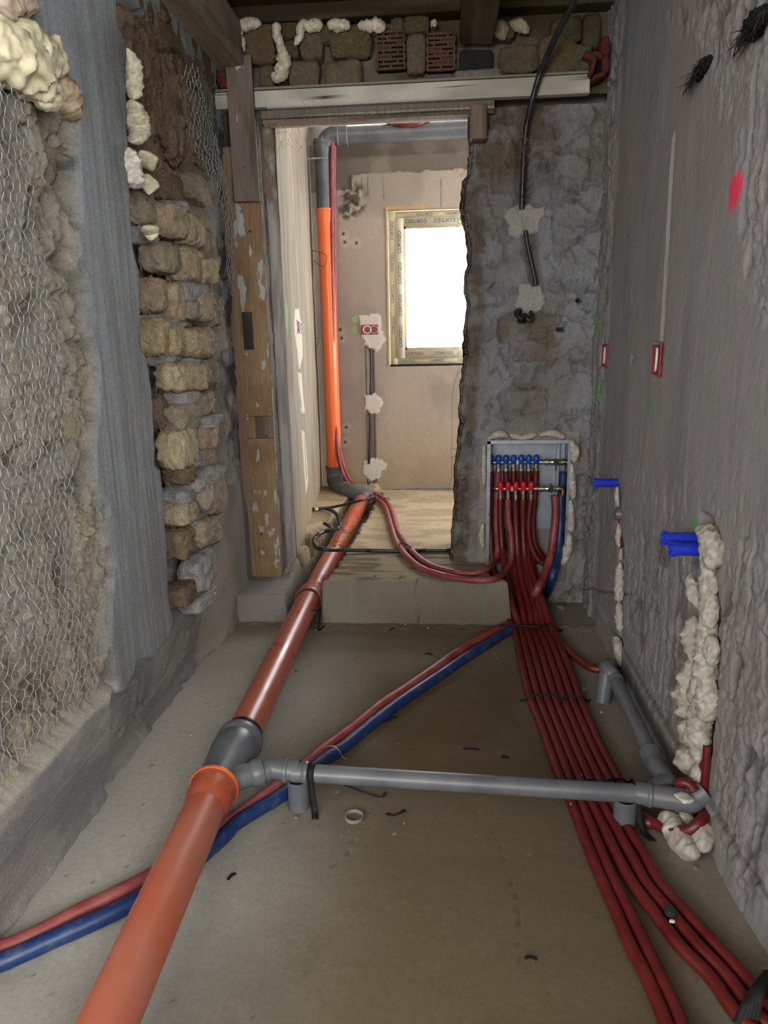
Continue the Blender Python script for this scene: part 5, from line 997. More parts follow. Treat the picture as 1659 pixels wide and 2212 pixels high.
up_ = [ # (label, start px, cabinet run)
 ('leftmost red hose of the floor bundle, dropping from the first blue valve', [(1060,1018,'y',YM),(1059,1080,'y',YM),(1059,1150,'y',YM-.01),(1062,1200,'y',YM-.05),(1068,1245,'y',3.31),(1078,1290,'y',3.22),(1093,1332,'z',.03)], 0),
 ('second red hose from the left in the floor bundle', [(1081,1079,'y',YM-.04),(1081,1123,'y',YM-.045),(1084,1175,'y',YM-.06),(1088,1209,'y',3.32),(1094,1250,'y',3.24),(1106,1305,'y',3.12)], 1),
 ('third red hose from the left in the floor bundle', [(1093,1018,'y',YM),(1096,1080,'y',YM),(1108,1170,'y',YM-.02),(1110,1220,'y',3.33),(1117,1265,'y',3.24),(1128,1315,'y',3.12)], 2),
 ('fourth red hose in the floor bundle, left of its long dark gap', [(1113,1079,'y',YM-.04),(1115,1140,'y',YM-.045),(1119,1200,'y',3.34),(1127,1255,'y',3.24),(1143,1315,'y',3.12)], 3),
 ('fifth red hose from the left in the floor bundle', [(1109,1018,'y',YM),(1112,1080,'y',YM),(1122,1150,'y',YM-.01),(1127,1205,'y',3.35),(1137,1258,'y',3.25),(1156,1318,'y',3.12)], 4),
 ('sixth hose of the floor bundle, curling into the wall foam', [(1130,1079,'y',YM-.04),(1130,1150,'y',YM-.045),(1134,1205,'y',3.34),(1146,1258,'y',3.24),(1166,1318,'y',3.12)], 5),
 ('outermost right hose of the floor bundle, looping into the foam wedge', [(1125,1018,'y',YM),(1128,1080,'y',YM),(1136,1150,'y',YM-.01),(1141,1200,'y',3.35),(1154,1255,'y',3.25),(1177,1316,'y',3.12)], 6)]
for lab, pre, i in up_:
    s_ = slot(i); pts = pre+s_
    if i < 5: pts = pts+tail(i)
    elif i == 6: pts = pts[:-1]+[(1362,1728,'z',.018),(1398,1768,'z',.02),(1440,1790,'z',.03),(1480,1796,'z',.05),(1512,1776,'z',.08),(1528,1750,'x',.69),(1540,1735,'x',.75)]
    else: pts = pts[:-1]+[(1345,1738,'z',.018),(1380,1770,'z',.018),(1425,1780,'z',.02),(1465,1768,'z',.025),(1500,1745,'z',.05),(1518,1705,'x',.685),(1524,1630,'x',.69),(1530,1590,'x',.74)]
    hose(lab, pts, HR, M_red, HG, seed=i)
# the hose parting right to the wall elbow
hose('red hose parting from the bundle towards the grey wall elbow', [(1142,1018,'y',YM),(1143,1090,'y',YM),(1146,1160,'y',YM-.01),(1150,1210,'y',3.37),(1160,1262,'y',3.28),(1180,1320,'y',3.15),(1196,1362,'z',.02),(1216,1393,'z',.017),(1244,1420,'z',.017),(1272,1441,'z',.017),(1300,1446,'z',.02),(1320,1440,'z',.03)], HR, M_red, HG, seed=11)
hose('red hose from the last blue valve swinging right behind the supply hose', [(1158,1018,'y',YM),(1155,1080,'y',YM),(1151,1130,'y',YM),(1155,1175,'y',YM-.01),(1170,1203,'y',YM-.01),(1190,1222,'y',YM-.01),(1205,1235,'y',YM-.02)], HR, M_red, HG, seed=12)
hose('red hose from the last red valve bowing right behind the supply hose', [(1147,1079,'y',YM-.04),(1142,1123,'y',YM-.04),(1143,1160,'y',YM-.04),(1151,1190,'y',YM-.045),(1166,1212,'y',YM-.05),(1186,1222,'y',YM-.05),(1200,1225,'y',YM-.05)], HR, M_red, HG, seed=13)
# the two hoses going left through the doorway
ZD = .235
hose('upper of two red hoses snaking through the doorway to the far room', [(1076,1018,'y',YM),(1073,1080,'y',YM),(1072,1140,'y',YM-.01),(1075,1185,'y',YM-.06),(1070,1210,'y',3.36),(1052,1229,'z',.245),(1018,1239,'z',.230),(960,1232,'z',.230),(914,1212,'z',.230),(884,1183,'z',ZD),(861,1150,'z',ZD),(852,1122,'z',ZD),(845,1100,'z',ZD),(833,1082,'z',ZD),(815,1069,'z',ZD),(790,1063,'y',5.0),(765,1048,'y',5.1),(745,1015,'y',5.15),(733,960,'y',5.19),(727,860,'y',5.2),(724,700,'y',5.2),(722,500,'y',5.2),(721,400,'y',5.2),(722,320,'y',5.2),(727,285,'y',5.2),(740,262,'y',5.2)], HR, M_red_d, 'red hoses through the doorway', seed=14)
hose('lower of two red hoses snaking through the doorway to the far room', [(1097,1079,'y',YM-.04),(1098,1120,'y',YM-.045),(1104,1160,'y',YM-.06),(1104,1205,'y',3.33),(1092,1234,'y',3.24),(1066,1251,'z',.235),(1020,1253,'z',.230),(965,1245,'z',.230),(910,1227,'z',.230),(876,1198,'z',ZD),(858,1175,'z',ZD),(846,1140,'z',ZD),(839,1115,'z',ZD),(830,1092,'z',ZD),(808,1074,'z',ZD),(785,1067,'y',4.95),(758,1050,'y',5.05),(738,1015,'y',5.12),(727,950,'y',5.16),(722,860,'y',5.17),(719,700,'y',5.17),(717,500,'y',5.17),(717,400,'y',5.17),(718,300,'y',5.17),(722,262,'y',5.17)], HR, M_red_d, 'red hoses through the doorway', seed=15)
hose('red hose sagging above the level grey pipe', [(830,258,'y',5.18),(850,264,'y',5.15),(875,268,'y',5.14),(900,267,'y',5.15),(925,258,'y',5.18)], .022, M_red, 'red hoses through the doorway', seed=16)
# supply pair
hose('thick red supply hose running from the lower manifold under the bundle', [(1198,1070,'y',3.40),(1200,1110,'y',3.39),(1195,1160,'y',3.37),(1188,1205,'y',3.33),(1175,1243,'y',3.26),(1160,1275,'y',3.17),(1135,1318,'z',.012),(1090,1352,'z',.012),(1009,1395,'z',.018),(944,1441,'z',.018),(879,1486,'z',.018),(820,1525,'z',.018),(768,1568,'z',.018),(723,1600,'z',.018),(662,1649,'z',.018),(587,1707,'z',.018),(536,1746,'z',.018),(499,1773,'z',.018),(420,1835,'z',.018),(338,1884,'z',.018),(257,1928,'z',.018),(165,1972,'z',.018),(73,2020,'z',.018),(0,2049,'z',.018),(-120,2080,'z',.018)], .0185, M_red_d, 'supply hose pair', seed=17, n=20)
hose('thick blue supply hose running from the upper manifold under the bundle', [(1217,1020,'y',3.42),(1212,1080,'y',3.42),(1210,1140,'y',3.41),(1204,1200,'y',3.36),(1192,1250,'y',3.27),(1178,1290,'z',.02),(1150,1330,'z',.012),(1098,1364,'z',.014),(1016,1414,'z',.02),(951,1458,'z',.02),(885,1502,'z',.02),(827,1544,'z',.02),(775,1586,'z',.02),(740,1615,'z',.02),(686,1652,'z',.02),(617,1712,'z',.02),(551,1752,'z',.02),(505,1782,'z',.02),(481,1809,'z',.02),(400,1878,'z',.02),(312,1936,'z',.022),(220,1983,'z',.022),(110,2031,'z',.022),(0,2079,'z',.022),(-120,2115,'z',.022)], .0200, M_blue, 'supply hose pair', seed=18, n=20)
# bundle ties
def tie(label, pts, r=.0035): return add('cable_tie', tube(cat_rom([at(a, b, 'z', z_) for a, b, z_ in pts], .006), r, n=6), M_strap, label=label, cat='cable tie', group='black ties on the hose bundle')
tie('black tie strap across the hose bundle where the supply pair leaves', [(1078,1352,.035),(1100,1350,.04),(1130,1352,.042),(1165,1354,.042),(1182,1349,.042),(1200,1356,.03),(1208,1362,.012),(1214,1362,.004)], .0048)
tie('thin black tie across the middle of the hose bundle', [(1124,1513,.005),(1138,1512,.02),(1150,1503,.040),(1180,1502,.040),(1205,1503,.040),(1212,1514,.034),(1222,1504,.040),(1258,1506,.040),(1268,1514,.012),(1275,1512,.005)])
tie('black tie across the hose bundle just behind the cross pipe', [(1190,1690,.004),(1204,1686,.038),(1240,1688,.040),(1264,1690,.040),(1275,1684,.040),(1300,1690,.040),(1320,1684,.042),(1345,1684,.03),(1356,1690,.01),(1365,1684,.004)])
for lab, pts in (('dark tie round the pair of red hoses by the far corner', [(818,1084,.236),(826,1077,.256),(838,1076,.256),(842,1080,.24)]), ('dark tie round the pair of red hoses where the black conduit crosses', [(862,1184,.236),(864,1174,.262),(876,1175,.262),(888,1182,.25),(892,1190,.236)])):
    add('cable_tie', tube(cat_rom([at(a, b, 'z', z_) for a, b, z_ in pts], .005), .003, n=6), M_rust, label=lab, cat='cable tie')
add('tie_strap', tube(cat_rom([at(706,1612,'z',.05), at(722,1612,'z',.055), at(733,1622,'z',.04), at(740,1635,'z',.008), at(750,1640,'z',.004)], .005), .0022, n=6), M_ring, label='pale perforated tie round the red and blue pair', cat='cable tie')
add('tie_strap', tube(cat_rom([at(826,1560,'z',.004), at(850,1552,'z',.006), at(856,1548,'z',.02), at(845,1546,'z',.03)], .005), .003, n=6), M_strap, label='black tie end beside the blue hose mid floor', cat='cable tie')

# ------------------------------------------------------------------ manifold cabinet
x0, x1, z0, z1 = .214, .583, .21, .805
t = thing('manifold_cabinet', 'open galvanised steel manifold cabinet sunk in the cross wall', 'cabinet', ((x0+x1)/2, 3.4, z0))
add('back_panel', rbox(x0, x1, 3.488, 3.492, .36, z1, .001), M_galv, t)
for a, b in ((x0-.010, x0-.002), (x1+.002, x1+.010)): add('side_panel', rbox(a, b, 3.375, 3.49, z0-.01, z1+.004, .001), M_galv, t)
add('top_panel', rbox(x0-.01, x1+.01, 3.375, 3.49, z1, z1+.008, .001), M_galv, t)
for a, b in ((x0-.014, x0+.004), (x1-.006, x1+.008)): add('front_flange', rbox(a, b, 3.368, 3.374, z0-.012, z1+.01, .001), M_galv, t)
add('front_flange', rbox(x0-.014, x1+.006, 3.368, 3.374, z1-.006, z1+.012, .001), M_galv, t)
add('rail', rbox(x1-.045, x1-.033, 3.44, 3.488, .22, z1, .001), M_galv, t); add('seam', rbox(x0+.2, x1-.05, 3.484, 3.488, .358, .366, .0005), M_galv, t)
for sy in (.46, .44):
    add('side_clip', rbox(x0-.001 if sy > .45 else x1-.012, x0+.008 if sy > .45 else x1-.003, 3.36, 3.372, sy-.008, sy+.008, .001), M_black, t)
cc = add('niche_floor', rbox(x0-.01, x1+.01, 3.38, 3.52, .12, .205, .01, .006, 7, A(116, 112, 106, 1.2), seg=6), M_plaster, t); cc['label'] = 'rough mortar below the cabinet'
add('niche_back', rbox(x0-.01, x1+.01, 3.50, 3.56, .18, .37, .004, .006, 9, A(128, 124, 118, 1.2), seg=8), M_plaster, t)
def manifold(label, pxs, py, yy, capmat, end, elbow_px, lever_px, lever_up, endcap):
    a = at(pxs[0], py, 'y', yy); b = at(end, py, 'y', yy); zc = a[2]
    t = thing('manifold', label, 'manifold', (a[0], yy, zc), 'manifold bars')
    L = b[0]-a[0]; st = (at(pxs[1], py, 'y', yy)[0]-a[0]); prof = [(-.02, .006), (-.02, .011)]
    k = len(pxs)
    add('bar', lathe_m((a[0], yy, zc), (a[0]+1, yy, zc), [(-.022, .001), (-.022, .0105), (-.002, .0105)]+[v for i in range(k) for v in ((i*st+.010, .0115), (i*st+.012, .0085), (i*st+st*.5-.003, .0085), (i*st+st*.5-.002, .0105), (i*st+st*.5+.002, .0105), (i*st+st*.5+.003, .0085), (i*st+st-.012, .0085), (i*st+st-.010, .0115))]+[((k-.5)*st, .0115), ((k-.5)*st, .001)], 18), M_nickel, t)
    for i, px in enumerate(pxs):
        x = a[0]+i*st
        v = add('valve', lathe_m((x, yy, zc), (x, yy, zc-1), [(-.012, .009), (-.012, .0135), (.012, .0135), (.016, .009), (.022, .009), (.022, .011), (.026, .011), (.030, .0085)], 16), M_nickel, t)
        add('valve_cap', lathe_m((x, yy-.002, zc-.004), (x, yy-.002, zc+1), [(-.004, .012), (0, .0145), (.028, .0145), (.036, .012), (.040, .007), (.041, .0005)], 20), capmat, t)
        add('hose_nut', lathe_m((x, yy, zc-.028), (x, yy, zc-1), [(0, .006), (0, .0115), (.014, .0115), (.016, .009), (.028, .009), (.028, .004)], 6), M_nickel if i % 3 else M_brass, t)
    xe = a[0]+(k-.5)*st
    add('union', lathe_m((xe, yy, zc), (xe+1, yy, zc), [(0, .0135), (.010, .0135), (.010, .010), (.022, .010), (.022, .016), (.040, .016), (.040, .0115), (.048, .0115)], 12), M_nickel, t)
    bv = add('ball_valve', lathe_m((xe+.048, yy, zc), (xe+1, yy, zc), [(0, .014), (.012, .014), (.016, .0165), (.030, .0165), (.034, .014), (.050, .014), (.052, .0165), (.062, .0165), (.062, .005)], 16), M_nickel, t)
    lx = xe+.048+.022; lv = add('lever_handle', lathe_m((lx, yy-.016, zc), (lx, yy-1, zc), [(0, .004), (.010, .004), (.010, .012), (.018, .012), (.018, .004)], 14), M_black, t)
    s_ = 1 if lever_up else -1; add('lever_blade', rbox(lx-.003, lx+.003, yy-.036, yy-.030, min(zc, zc+s_*.034), max(zc, zc+s_*.034), .0015), M_black, t)
    xe2 = xe+.048+.062; add('elbow_fitting', tube(cat_rom([(xe2-.004, yy, zc), (xe2+.014, yy, zc), (xe2+.022, yy, zc-.010), (xe2+.022, yy, zc-.030)], .004), .0115, n=14), M_brass, t)
    if endcap: add('end_plug', lathe_m((a[0]-.022, yy, zc), (a[0]-1, yy, zc), [(0, .011), (.010, .011), (.010, .003)], 6), M_brass, t)
    for i in range(1, k):
        if i in ((4,) if k > 5 else (2, 5)): add('bracket_clip', rbox(a[0]+(i-.5)*st-.004, a[0]+(i-.5)*st+.004, yy-.013, yy+.05, zc-.010, zc+.012, .002), M_white, t)
    return t
manifold('upper nickel manifold bar with seven blue caps', [1060,1076.3,1092.7,1109,1125.3,1141.7,1158], 999, YM, M_cap_b, 1200, 0, 0, False, False)
manifold('lower nickel manifold bar with five red caps', [1081,1097.4,1113.8,1130.2,1146.6], 1056, YM-.04, M_cap_r, 1180, 0, 0, True, True)
for i, px in enumerate((1068, 1084.5, 1101, 1117.5, 1134, 1150)):   # bright stiffening ribs of the back panel
    p = at(px, 1030, 'y', 3.486); add('rib', rbox(p[0]-.003, p[0]+.003, 3.478, 3.488, .37, .68, .001), M_galv, bpy.data.objects['manifold_cabinet'])

# ------------------------------------------------------------------ conduits and cables
def ribbed(name, label, pts, r, group='black corrugated conduits', rib=True, mat=None):
    P = cat_rom([at(a, b, c, d) for a, b, c, d in pts], .0035 if rib else .01); rr = r*(1+(.09*np.sign(np.sin(np.arange(len(P))*PI/1.0+.5)) if rib else 0))
    return add(name, tube(P, rr, n=10), mat or M_black, label=label, cat='conduit', group=group)
c_ = ribbed('conduit', 'black cable dropping from the ceiling down the cross wall', [(1246,-40,'y',2.95),(1238,5,'y',3.05),(1205,70,'y',3.18),(1170,150,'y',3.30),(1150,215,'y',3.325),(1138,270,'y',3.365),(1132,330,'y',3.375),(1129,400,'y',3.38),(1127,452,'y',3.39)], .0125, rib=False)
for a, b in (((1118,315),(1146,313)), ((1118,425),(1146,420)), ((1120,400),(1134,392))):
    add('retaining_nail', tube(np.array([at(*a, 'y', 3.355), at(*b, 'y', 3.352)]), .0018, n=5), M_rust, c_ if False else None, label='nail bent over the black cable, %s' % {315: 'uppermost', 425: 'lowest, just above the plaster patch', 400: 'slanting middle one'}[a[1]], cat='nail')
ribbed('conduit', 'black ribbed conduit between the two white plaster patches', [(1135,498,'y',3.385),(1140,530,'y',3.388),(1146,560,'y',3.388),(1153,590,'y',3.388),(1158,618,'y',3.39)], .0095)
ribbed('conduit', 'curled black conduit end below the lower plaster patch', [(1121,668,'y',3.38),(1117,680,'y',3.37),(1125,688,'y',3.36),(1134,680,'y',3.37),(1140,690,'y',3.36),(1148,692,'y',3.36),(1150,682,'y',3.37),(1146,674,'y',3.39)], .0085)
ribbed('conduit', 'black conduit crossing the far room floor under the red hoses', [(700,1130,'y',4.0),(716,1140,'z',.23),(706,1146,'z',.222),(688,1155,'z',.222),(678,1168,'z',.222),(684,1182,'z',.24),(706,1187,'z',.25),(735,1188,'z',.236),(790,1189,'z',.224),(860,1190,'z',.222),(920,1189,'z',.222),(975,1189,'z',.222),(1010,1190,'z',.222)], .0105)
ribbed('conduit', 'grey black conduit leaving the cream wall and arching over the pipe', [(660,1084,'z',.32),(664,1094,'z',.235),(680,1100,'z',.225),(700,1098,'z',.225),(722,1106,'z',.23),(732,1122,'z',.225),(734,1138,'z',.235),(722,1144,'z',.235),(706,1148,'z',.225)], .0105)
ribbed('conduit', 'thin grey cable arching over the grey elbow', [(684,1100,'z',.235),(720,1095,'z',.24),(760,1086,'z',.29),(790,1078,'z',.31),(806,1074,'z',.26),(816,1071,'z',.235)], .0085, rib=False)
add('cable_clip', lump(at(683, 1100, 'z', .245), (.010, .008, .008), 0, 3, .4, 3, 8, 5, 'z', A(220, 216, 205), .3), M_gyp, label='white wire knot on the conduit by the cream wall', cat='tie')
ribbed('conduit', 'black conduit in the open wall chase under the white socket patch', [(801,752,'y',5.34),(802,800,'y',5.345),(801,852,'y',5.345)], .010, rib=False)
ribbed('conduit', 'black conduit in the open wall chase above the floor', [(799,892,'y',5.345),(799,950,'y',5.345),(797,1002,'y',5.345)], .010, rib=False)
ribbed('conduit', 'short dark conduit dropping from the lowest wall patch', [(795,1035,'y',5.33),(797,1050,'y',5.30),(801,1060,'y',5.2),(803,1066,'y',5.15)], .009, rib=False)
for i, (pts, lab) in enumerate([([(673,541),(682,543),(700,548),(706,556),(702,574),(697,576),(676,563)], 'square wire loop standing out across the orange riser'), ([(684,730),(688,730),(685,750),(683,752)], 'small rusty wire hook left of the riser')]):
    add('wire_loop', tube(cat_rom([at(a, b, 'y', 5.05) for a, b in pts], .01), .0025, n=5), M_rust, label=lab, cat='wire')
for i, pts in enumerate([[(730,1180),(750,1160),(752,1140)], [(700,1150),(725,1152),(745,1132)], [(740,1165),(748,1180),(756,1182)], [(705,1170),(722,1178),(732,1168)], [(770,1112),(780,1122),(776,1128)], [(697,1115),(708,1125),(712,1136)]]):
    pass
def gw(q):
    p = at(690+q.random()*75, 1125+q.random()*60, 'z', .22+.03*q.random()); return p, (q.random()-.5, q.random()-.5, .5*q.random()-.1), .03+.06*q.random()
add('loose_wire', strands(70, gw, .0012, 33), M_rust, label='tangle of loose dark wire and straw around the pipe trench', cat='wire', kind='stuff')

# ------------------------------------------------------------------ wall boxes, plugs, outlets
def wallbox(label, px, py, hy, hz, seed, torn):
    c = at(px, py, 'x', XR); c = np.array([XR, c[1], c[2]]); t = thing('wall_box', label, 'wall box', tuple(c), 'red wall boxes'); xo = XR-.006; th = .004
    for s_ in (-1, 1): add('side', rbox(xo, xo+.055, c[1]+s_*hy-th/2, c[1]+s_*hy+th/2, c[2]-hz, c[2]+hz, .001), M_redbox, t)
    for s_ in (-1, 1): add('side', rbox(xo, xo+.055, c[1]-hy, c[1]+hy, c[2]+s_*hz-th/2, c[2]+s_*hz+th/2, .001), M_redbox, t)
    add('bottom', rbox(xo+.030, xo+.034, c[1]-hy, c[1]+hy, c[2]-hz, c[2]+hz, .001), M_shade, t)  # bottom coloured dark to carry the shade inside the box
    if torn: add('flange', rbox(xo-.001, xo+.004, c[1]-hy-.014, c[1]-hy, c[2]-hz*.3, c[2]+hz*1.15, .002, .004, 3, seg=5), M_redbox, t)
    P = [(xo+.012-.012*math.sin((i+1)/14*3), c[1]+hy*.15+hy*.55*math.cos(a), c[2]+hz*.78*math.sin(a)) for i, a in enumerate(np.linspace(1.2, 5.4, 14))]
    add('white_cable', tube(cat_rom(P, .006), .0042, n=8), M_white, t)
    P = [(xo+.045, c[1]+hy*.3, c[2]+hz*.5), (xo+.015, c[1]+hy*.1, c[2]), (xo+.03, c[1]-hy*.2, c[2]-hz*.6)]
    add('white_cable', tube(cat_rom(P, .006), .0042, n=8), M_white if not torn else M_black, t)
    return t
wallbox('small red wall box near the corner, white cable inside', 1307, 768, .042, .042, 1, False)
wallbox('torn red wall box with coiled white cable, right wall', 1419, 777, .044, .046, 2, True)
def farbox(label, c, w, h, nrm):
    t = thing('wall_box', label, 'wall box', c, 'red wall boxes')
    if nrm == 'y':
        add('body', rbox(c[0]-w, c[0]+w, c[1]-.002, c[1]+.03, c[2]-h, c[2]+h, .002), M_redbox, t); o_ = (0, -.006, 0); ax_ = 0
    else:
        add('body', rbox(c[0]-.002, c[0]+.02, c[1]-w, c[1]+w, c[2]-h, c[2]+h, .002), M_redbox, t); ax_ = 1
    P = []
    for a in np.linspace(0, 2*PI*1.6, 26):
        p = [c[0], c[1], c[2]]; p[ax_] += math.cos(a)*w*.45-(w*.25); p[2] += math.sin(a)*h*.75; p[1-ax_] += (-.006-.002*a/6) if ax_ == 0 else .024; P.append(tuple(p))
    add('white_cable', tube(np.array(P), .0035, n=6), M_white, t)
    P = [(p[0]+(w*.8 if ax_ == 0 else 0), p[1]+(w*.8 if ax_ == 1 else 0), p[2]) for p in P[:16]]; add('white_cable', tube(np.array(P), .003, n=6), M_galv, t)
p = at(798, 712, 'y', 5.34); farbox('red double wall box with coiled cable on the far wall', (p[0], 5.337, p[2]), .062, .034, 'y')
q = at_line(641, 706, J1, J2); farbox('red wall box on the cream side wall of the far room', (q[0]-.004, q[1], q[2]), .05, .036, 'x')
def plug(label, tip, base, r):
    a = at(*base, 'x', XR-.01); Lx = .085; b = a+np.array([-Lx, .0, .0])
    # fit the tip's sight line: keep the plug square to the wall
    t = thing('blue_plug', label, 'plug', tuple(a), 'blue pressure test plugs'); d = (b-a)/np.linalg.norm(b-a)
    add('barrel', lathe_m(a-d*.004, b, [(0, r*.6), (0, r*.95), (.018, r*1.0), (.020, r*1.04), (.070, r*1.0), (.070, r*1.08), (.089, r*1.08), (.089, r*.75), (.070, r*.7), (.060, .001)], 28), M_plug, t)
    add('brass_neck', lathe_m(a+np.array([.03, 0, 0]), a, [(0, r*.7), (.02, r*.8), (.034, r*.8), (.034, r*.3)], 12), M_brass, t)
    for k in range(6):
        an = k*PI/3+.3; c = b-d*.008; add('notch', rbox(b[0]-.0045, b[0]+.012, b[1]+math.cos(an)*r*1.02-.003, b[1]+math.cos(an)*r*1.02+.003, b[2]+math.sin(an)*r*1.02-.003, b[2]+math.sin(an)*r*1.02+.003, .001), M_plug, t)
plug('single blue test plug sticking from the narrow chase', (1286, 1042), (1331, 1043), .0165)
plug('upper blue test plug of the pair over the foam chase', (1446, 1160), (1502, 1163), .0165)
plug('lower blue test plug of the pair over the foam chase', (1464, 1188), (1520, 1187), .0165)
c = at(1522, 1234, 'x', XR-.02); t = thing('drain_outlet', 'open grey drain outlet below the paired blue plugs', 'pipe outlet', tuple(c), 'thin grey pipe fittings')
add('rim', lathe_m((.70, c[1], c[2]), (.60, c[1], c[2]), [(0, .024), (.03, .024), (.035, .029), (.052, .029), (.052, .0235), (.0, .022)], 30, True), M_grey, t)
add('sleeve', lathe_m((.72, c[1], c[2]), (.60, c[1], c[2]), [(0, .028), (.045, .030), (.045, .02)], 24), M_redbox, t)
add('bore', lathe_m((.70, c[1], c[2]), (.60, c[1], c[2]), [(.02, .0225), (.022, .0005)], 20, True), M_shade, t)  # dark disc painted as the shade inside the outlet
c = at(1334, 1110, 'x', XR-.01); add('drain_outlet', lathe_m((.70, c[1], c[2]), (.60, c[1], c[2]), [(0, .026), (.022, .026), (.030, .022), (.034, .010), (.035, .0005)], 26), M_grey, label='capped grey drain outlet in the narrow chase', cat='pipe outlet', group='thin grey pipe fittings')
hose('short red hose showing in the narrow chase', [(1341,1122,'x',.685),(1344,1150,'x',.69),(1346,1180,'x',.685)], .010, M_red, 'red hose ends in the right wall', seed=21)
hose('red hose running up inside the wide chase', [(1528,1610,'x',.68),(1525,1660,'x',.68),(1520,1710,'x',.68)], .011, M_red, 'red hose ends in the right wall', seed=22)
hose('red hose end bent behind the wye fitting', [(1462,1692,'z',.14),(1475,1690,'z',.15),(1490,1695,'z',.15),(1500,1710,'z',.14)], .012, M_red, 'red hose ends in the right wall', seed=23)
for (pts, r, lab, sd) in (([(1665,20),(1645,40),(1625,62),(1612,78)], .022, 'dark frayed rag stuffed in the wall, top right corner', 5), ([(1535,120),(1525,140),(1512,158),(1502,172)], .016, 'dark frayed rag stuffed in a hole, upper right wall', 6)):
    P = [at(a, b, 'x', .685) for a, b in pts]; t = thing('rag', lab, 'rag', tuple(P[-1]), 'dark rags in the right wall'); add('cloth', blob(P, [r*.5, r, r*1.1, r*.6], seed=sd, cell=.4, amp=.5, C=A(44, 48, 42), dark=A(20, 22, 20), fine=.5), M_brick, t)
    def gr(q, P=P): 
        k = q.random()*(len(P)-1); i = int(k); p = P[i]+(P[i+1]-P[i])*(k-i); return p+np.array([-.012, 0, 0]), (-.3*q.random(), .8*(q.random()-.5)+.3, -q.random()), .02+.035*q.random()
    add('fringe', strands(90, gr, .0012, sd), M_strap, t, kind='stuff')
def gh(q):
    p = at(1425+q.random()*14, 1170+q.random()*55, 'x', .675); return p, (-.2*q.random(), q.random()-.3, q.random()-.4), .02+.03*q.random()
add('hair_tuft', strands(50, gh, .0006, 41), M_rust, label='dark hair tuft in the crack left of the paired plugs', cat='fibre', kind='stuff')

# ------------------------------------------------------------------ litter on the floor
t = thing('tape_ring', 'small white tape ring lying on the floor', 'ring', tuple(at(765, 1768, 'z', 0)))
p = at(765, 1768, 'z', .0); add('ring', lathe_m((p[0], p[1], .001), (p[0]+.02, p[1], 1.0), [(0, .0235), (0, .0255), (.010, .0255), (.010, .0235), (0, .0235)], 32, True), M_ring, t)
for lab, pts, w in (('long black strap end on the floor behind the ring', [(740,1694,.012),(760,1702,.006),(795,1714,.004),(824,1722,.010),(834,1712,.016)], .012), ('short black strap end on the floor right of the ring', [(834,1758,.004),(850,1762,.004),(862,1758,.010),(876,1750,.014)], .014)):
    band('strap_offcut', lab, [at(a, b, 'z', c) for a, b, c in pts], w, .002, M_strap, 'strap', 'strap offcuts')
for lab, a, b in (('dark splinter on the floor right of the foreground pipe', (492,1900), (509,1887)), ('dark splinter near the bottom of the floor', (1133,2070), (1160,2073)), ('dark chip left of the bundle, behind the cross pipe', (1083,1636), (1098,1637)), ('thin twig curved on the floor, middle', (1000,1618), (1035,1620)), ('dark sliver right of the crossing pipes', (1575,1888), (1596,1905)), ('dark sliver before the threshold slab', (842,1362), (852,1357)), ('dark chip left of the supply hoses', (918,1412), (934,1414))):
    A1, B1 = at(*a, 'z', .003), at(*b, 'z', .003); add('splinter', tube(cat_rom([A1, (A1+B1)/2+np.array([0, .003, .002]), B1], .005), .0042, n=5, flat=(1, .5)), M_strap, label=lab, cat='splinter', group='dark chips on the floor')
c = at(1447, 1974, 'z', .034); t = thing('rubber_plug', 'small black rubber knob lying on the red hoses', 'knob', tuple(c)); add('knob', lathe_m(c, c+np.array([0, 0, 1]), [(0, .012), (.004, .014), (.012, .013), (.016, .008), (.017, .0005)], 20), M_black, t)
add('plaster_crumb', lump(at(1452, 1990, 'z', .034), (.006, .004, .003), 0, 3, .3, 7, 6, 4, 'z', A(220, 216, 206), .2), M_gyp, t)
c = at(1640, 2130, 'z', .04); t = thing('black_knot', 'bundle of black strapping at the lower right corner', 'strap', tuple(c))
for i in range(5):
    o1 = [at(1590+i*10, 2212, 'z', .02), at(1612+i*8, 2165-6*i, 'z', .05+.005*i), at(1635+i*6, 2130-8*i, 'z', .06), at(1665, 2110+10*i, 'z', .04), at(1700, 2130+12*i, 'z', .02)]
    add('strap_turn', tube(cat_rom(o1, .01), .007, n=6, flat=(1, .45)), M_strap, t)
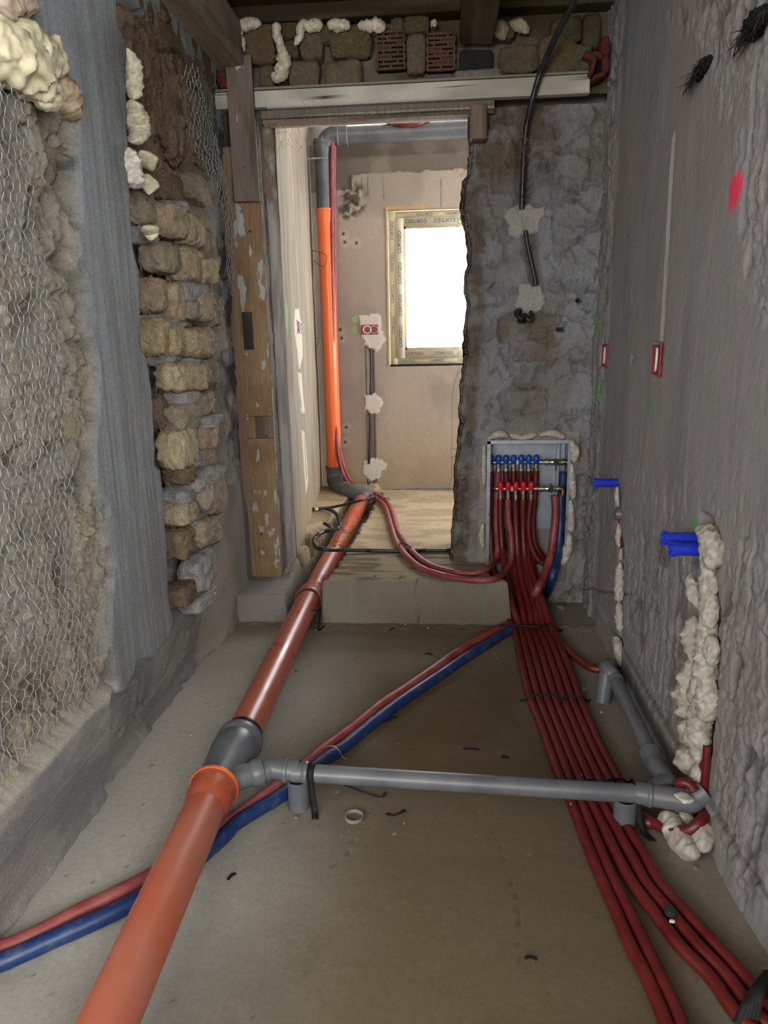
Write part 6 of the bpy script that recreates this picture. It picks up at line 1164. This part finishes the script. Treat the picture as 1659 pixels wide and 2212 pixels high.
BIGL = {(1212,1316):'largest pale mortar chunk, right of the bundle near the corner',(1006,1340):'flat pale mortar chunk before the right of the slab',(874,1336):'pale mortar crumb before the slab, below its crack',(812,1336):'pale mortar crumb before the slab, left of its crack',(1503,1876):'white foam crumb on the floor beyond the foam wedge',(1400,1858):'white crumb touching the right edge of the red bundle',(1412,1868):'small white crumb just below another at the bundle edge',(412,1590):'pale crumb on the floor left of the grey branch',(640,1767):'crumb just before the left pipe prop',(328,1658):'grey crumb beside the left plinth',(1262,1490):'crumb right of the bundle by the middle tie',(640,1450):'crumb right of the long orange pipe',(1580,1890):'small crumb by the foot of the right wall',(754,1793):'tiny crumb just below the white tape ring',(1232,1758):'white crumb lying on the bundle before the cross pipe',(1255,1695):'white crumb on the bundle behind the cross pipe'}
stones = [(812,1336,6),(874,1336,8),(866,1337,5),(876,1352,6),(924,1358,5),(1006,1340,12),(925,1342,4),(700,1362,4),(1212,1316,16),(1064,1301,6),(1082,1318,6),(683,1362,5),(1186,1400,4),(1498,1790,5),(1503,1876,9),(1400,1858,8),(1412,1868,6),(610,1782,6),(640,1767,9),(754,1793,4),(737,1803,3),(873,1778,6),(1232,1758,5),(1255,1695,5),(1240,1448,5),(1262,1490,8),(1300,1540,7),(390,1585,6),(412,1590,9),(328,1658,8),(322,1830,5),(500,1436,5),(640,1450,7),(655,1458,5),(1580,1890,5),(1505,1760,5),(1316,1912,3),(1562,2102,4),(1468,2050,3),(1090,1400,3),(560,1353,3),(606,1345,4),(648,1352,5)]
for i, (px, py, s_) in enumerate(stones):
    p = at(px, py, 'z', .0); e = s_*np.linalg.norm(p-CAM)/FPX*.55; zz = floor_z(p[0], p[1]); b_ = (.03 if 1200 < px < 1330 and 1600 < py < 1770 else 0)
    o = add('pebble', lump((p[0], p[1], zz+b_+e*.35), (e*.9, e*.8, e*.55), i*.7, 2.6, .35, 900+i, 6, 5, 'z', A(*(rnd.choice([(178,172,160),(150,142,130),(196,190,178)])), 1.15), .15), M_brick, None, label=BIGL.get((px, py), 'tiny pale mortar crumb scattered on the floor'), cat='rubble', group='mortar crumbs on the floor')
big = bpy.data.objects.get('pebble')
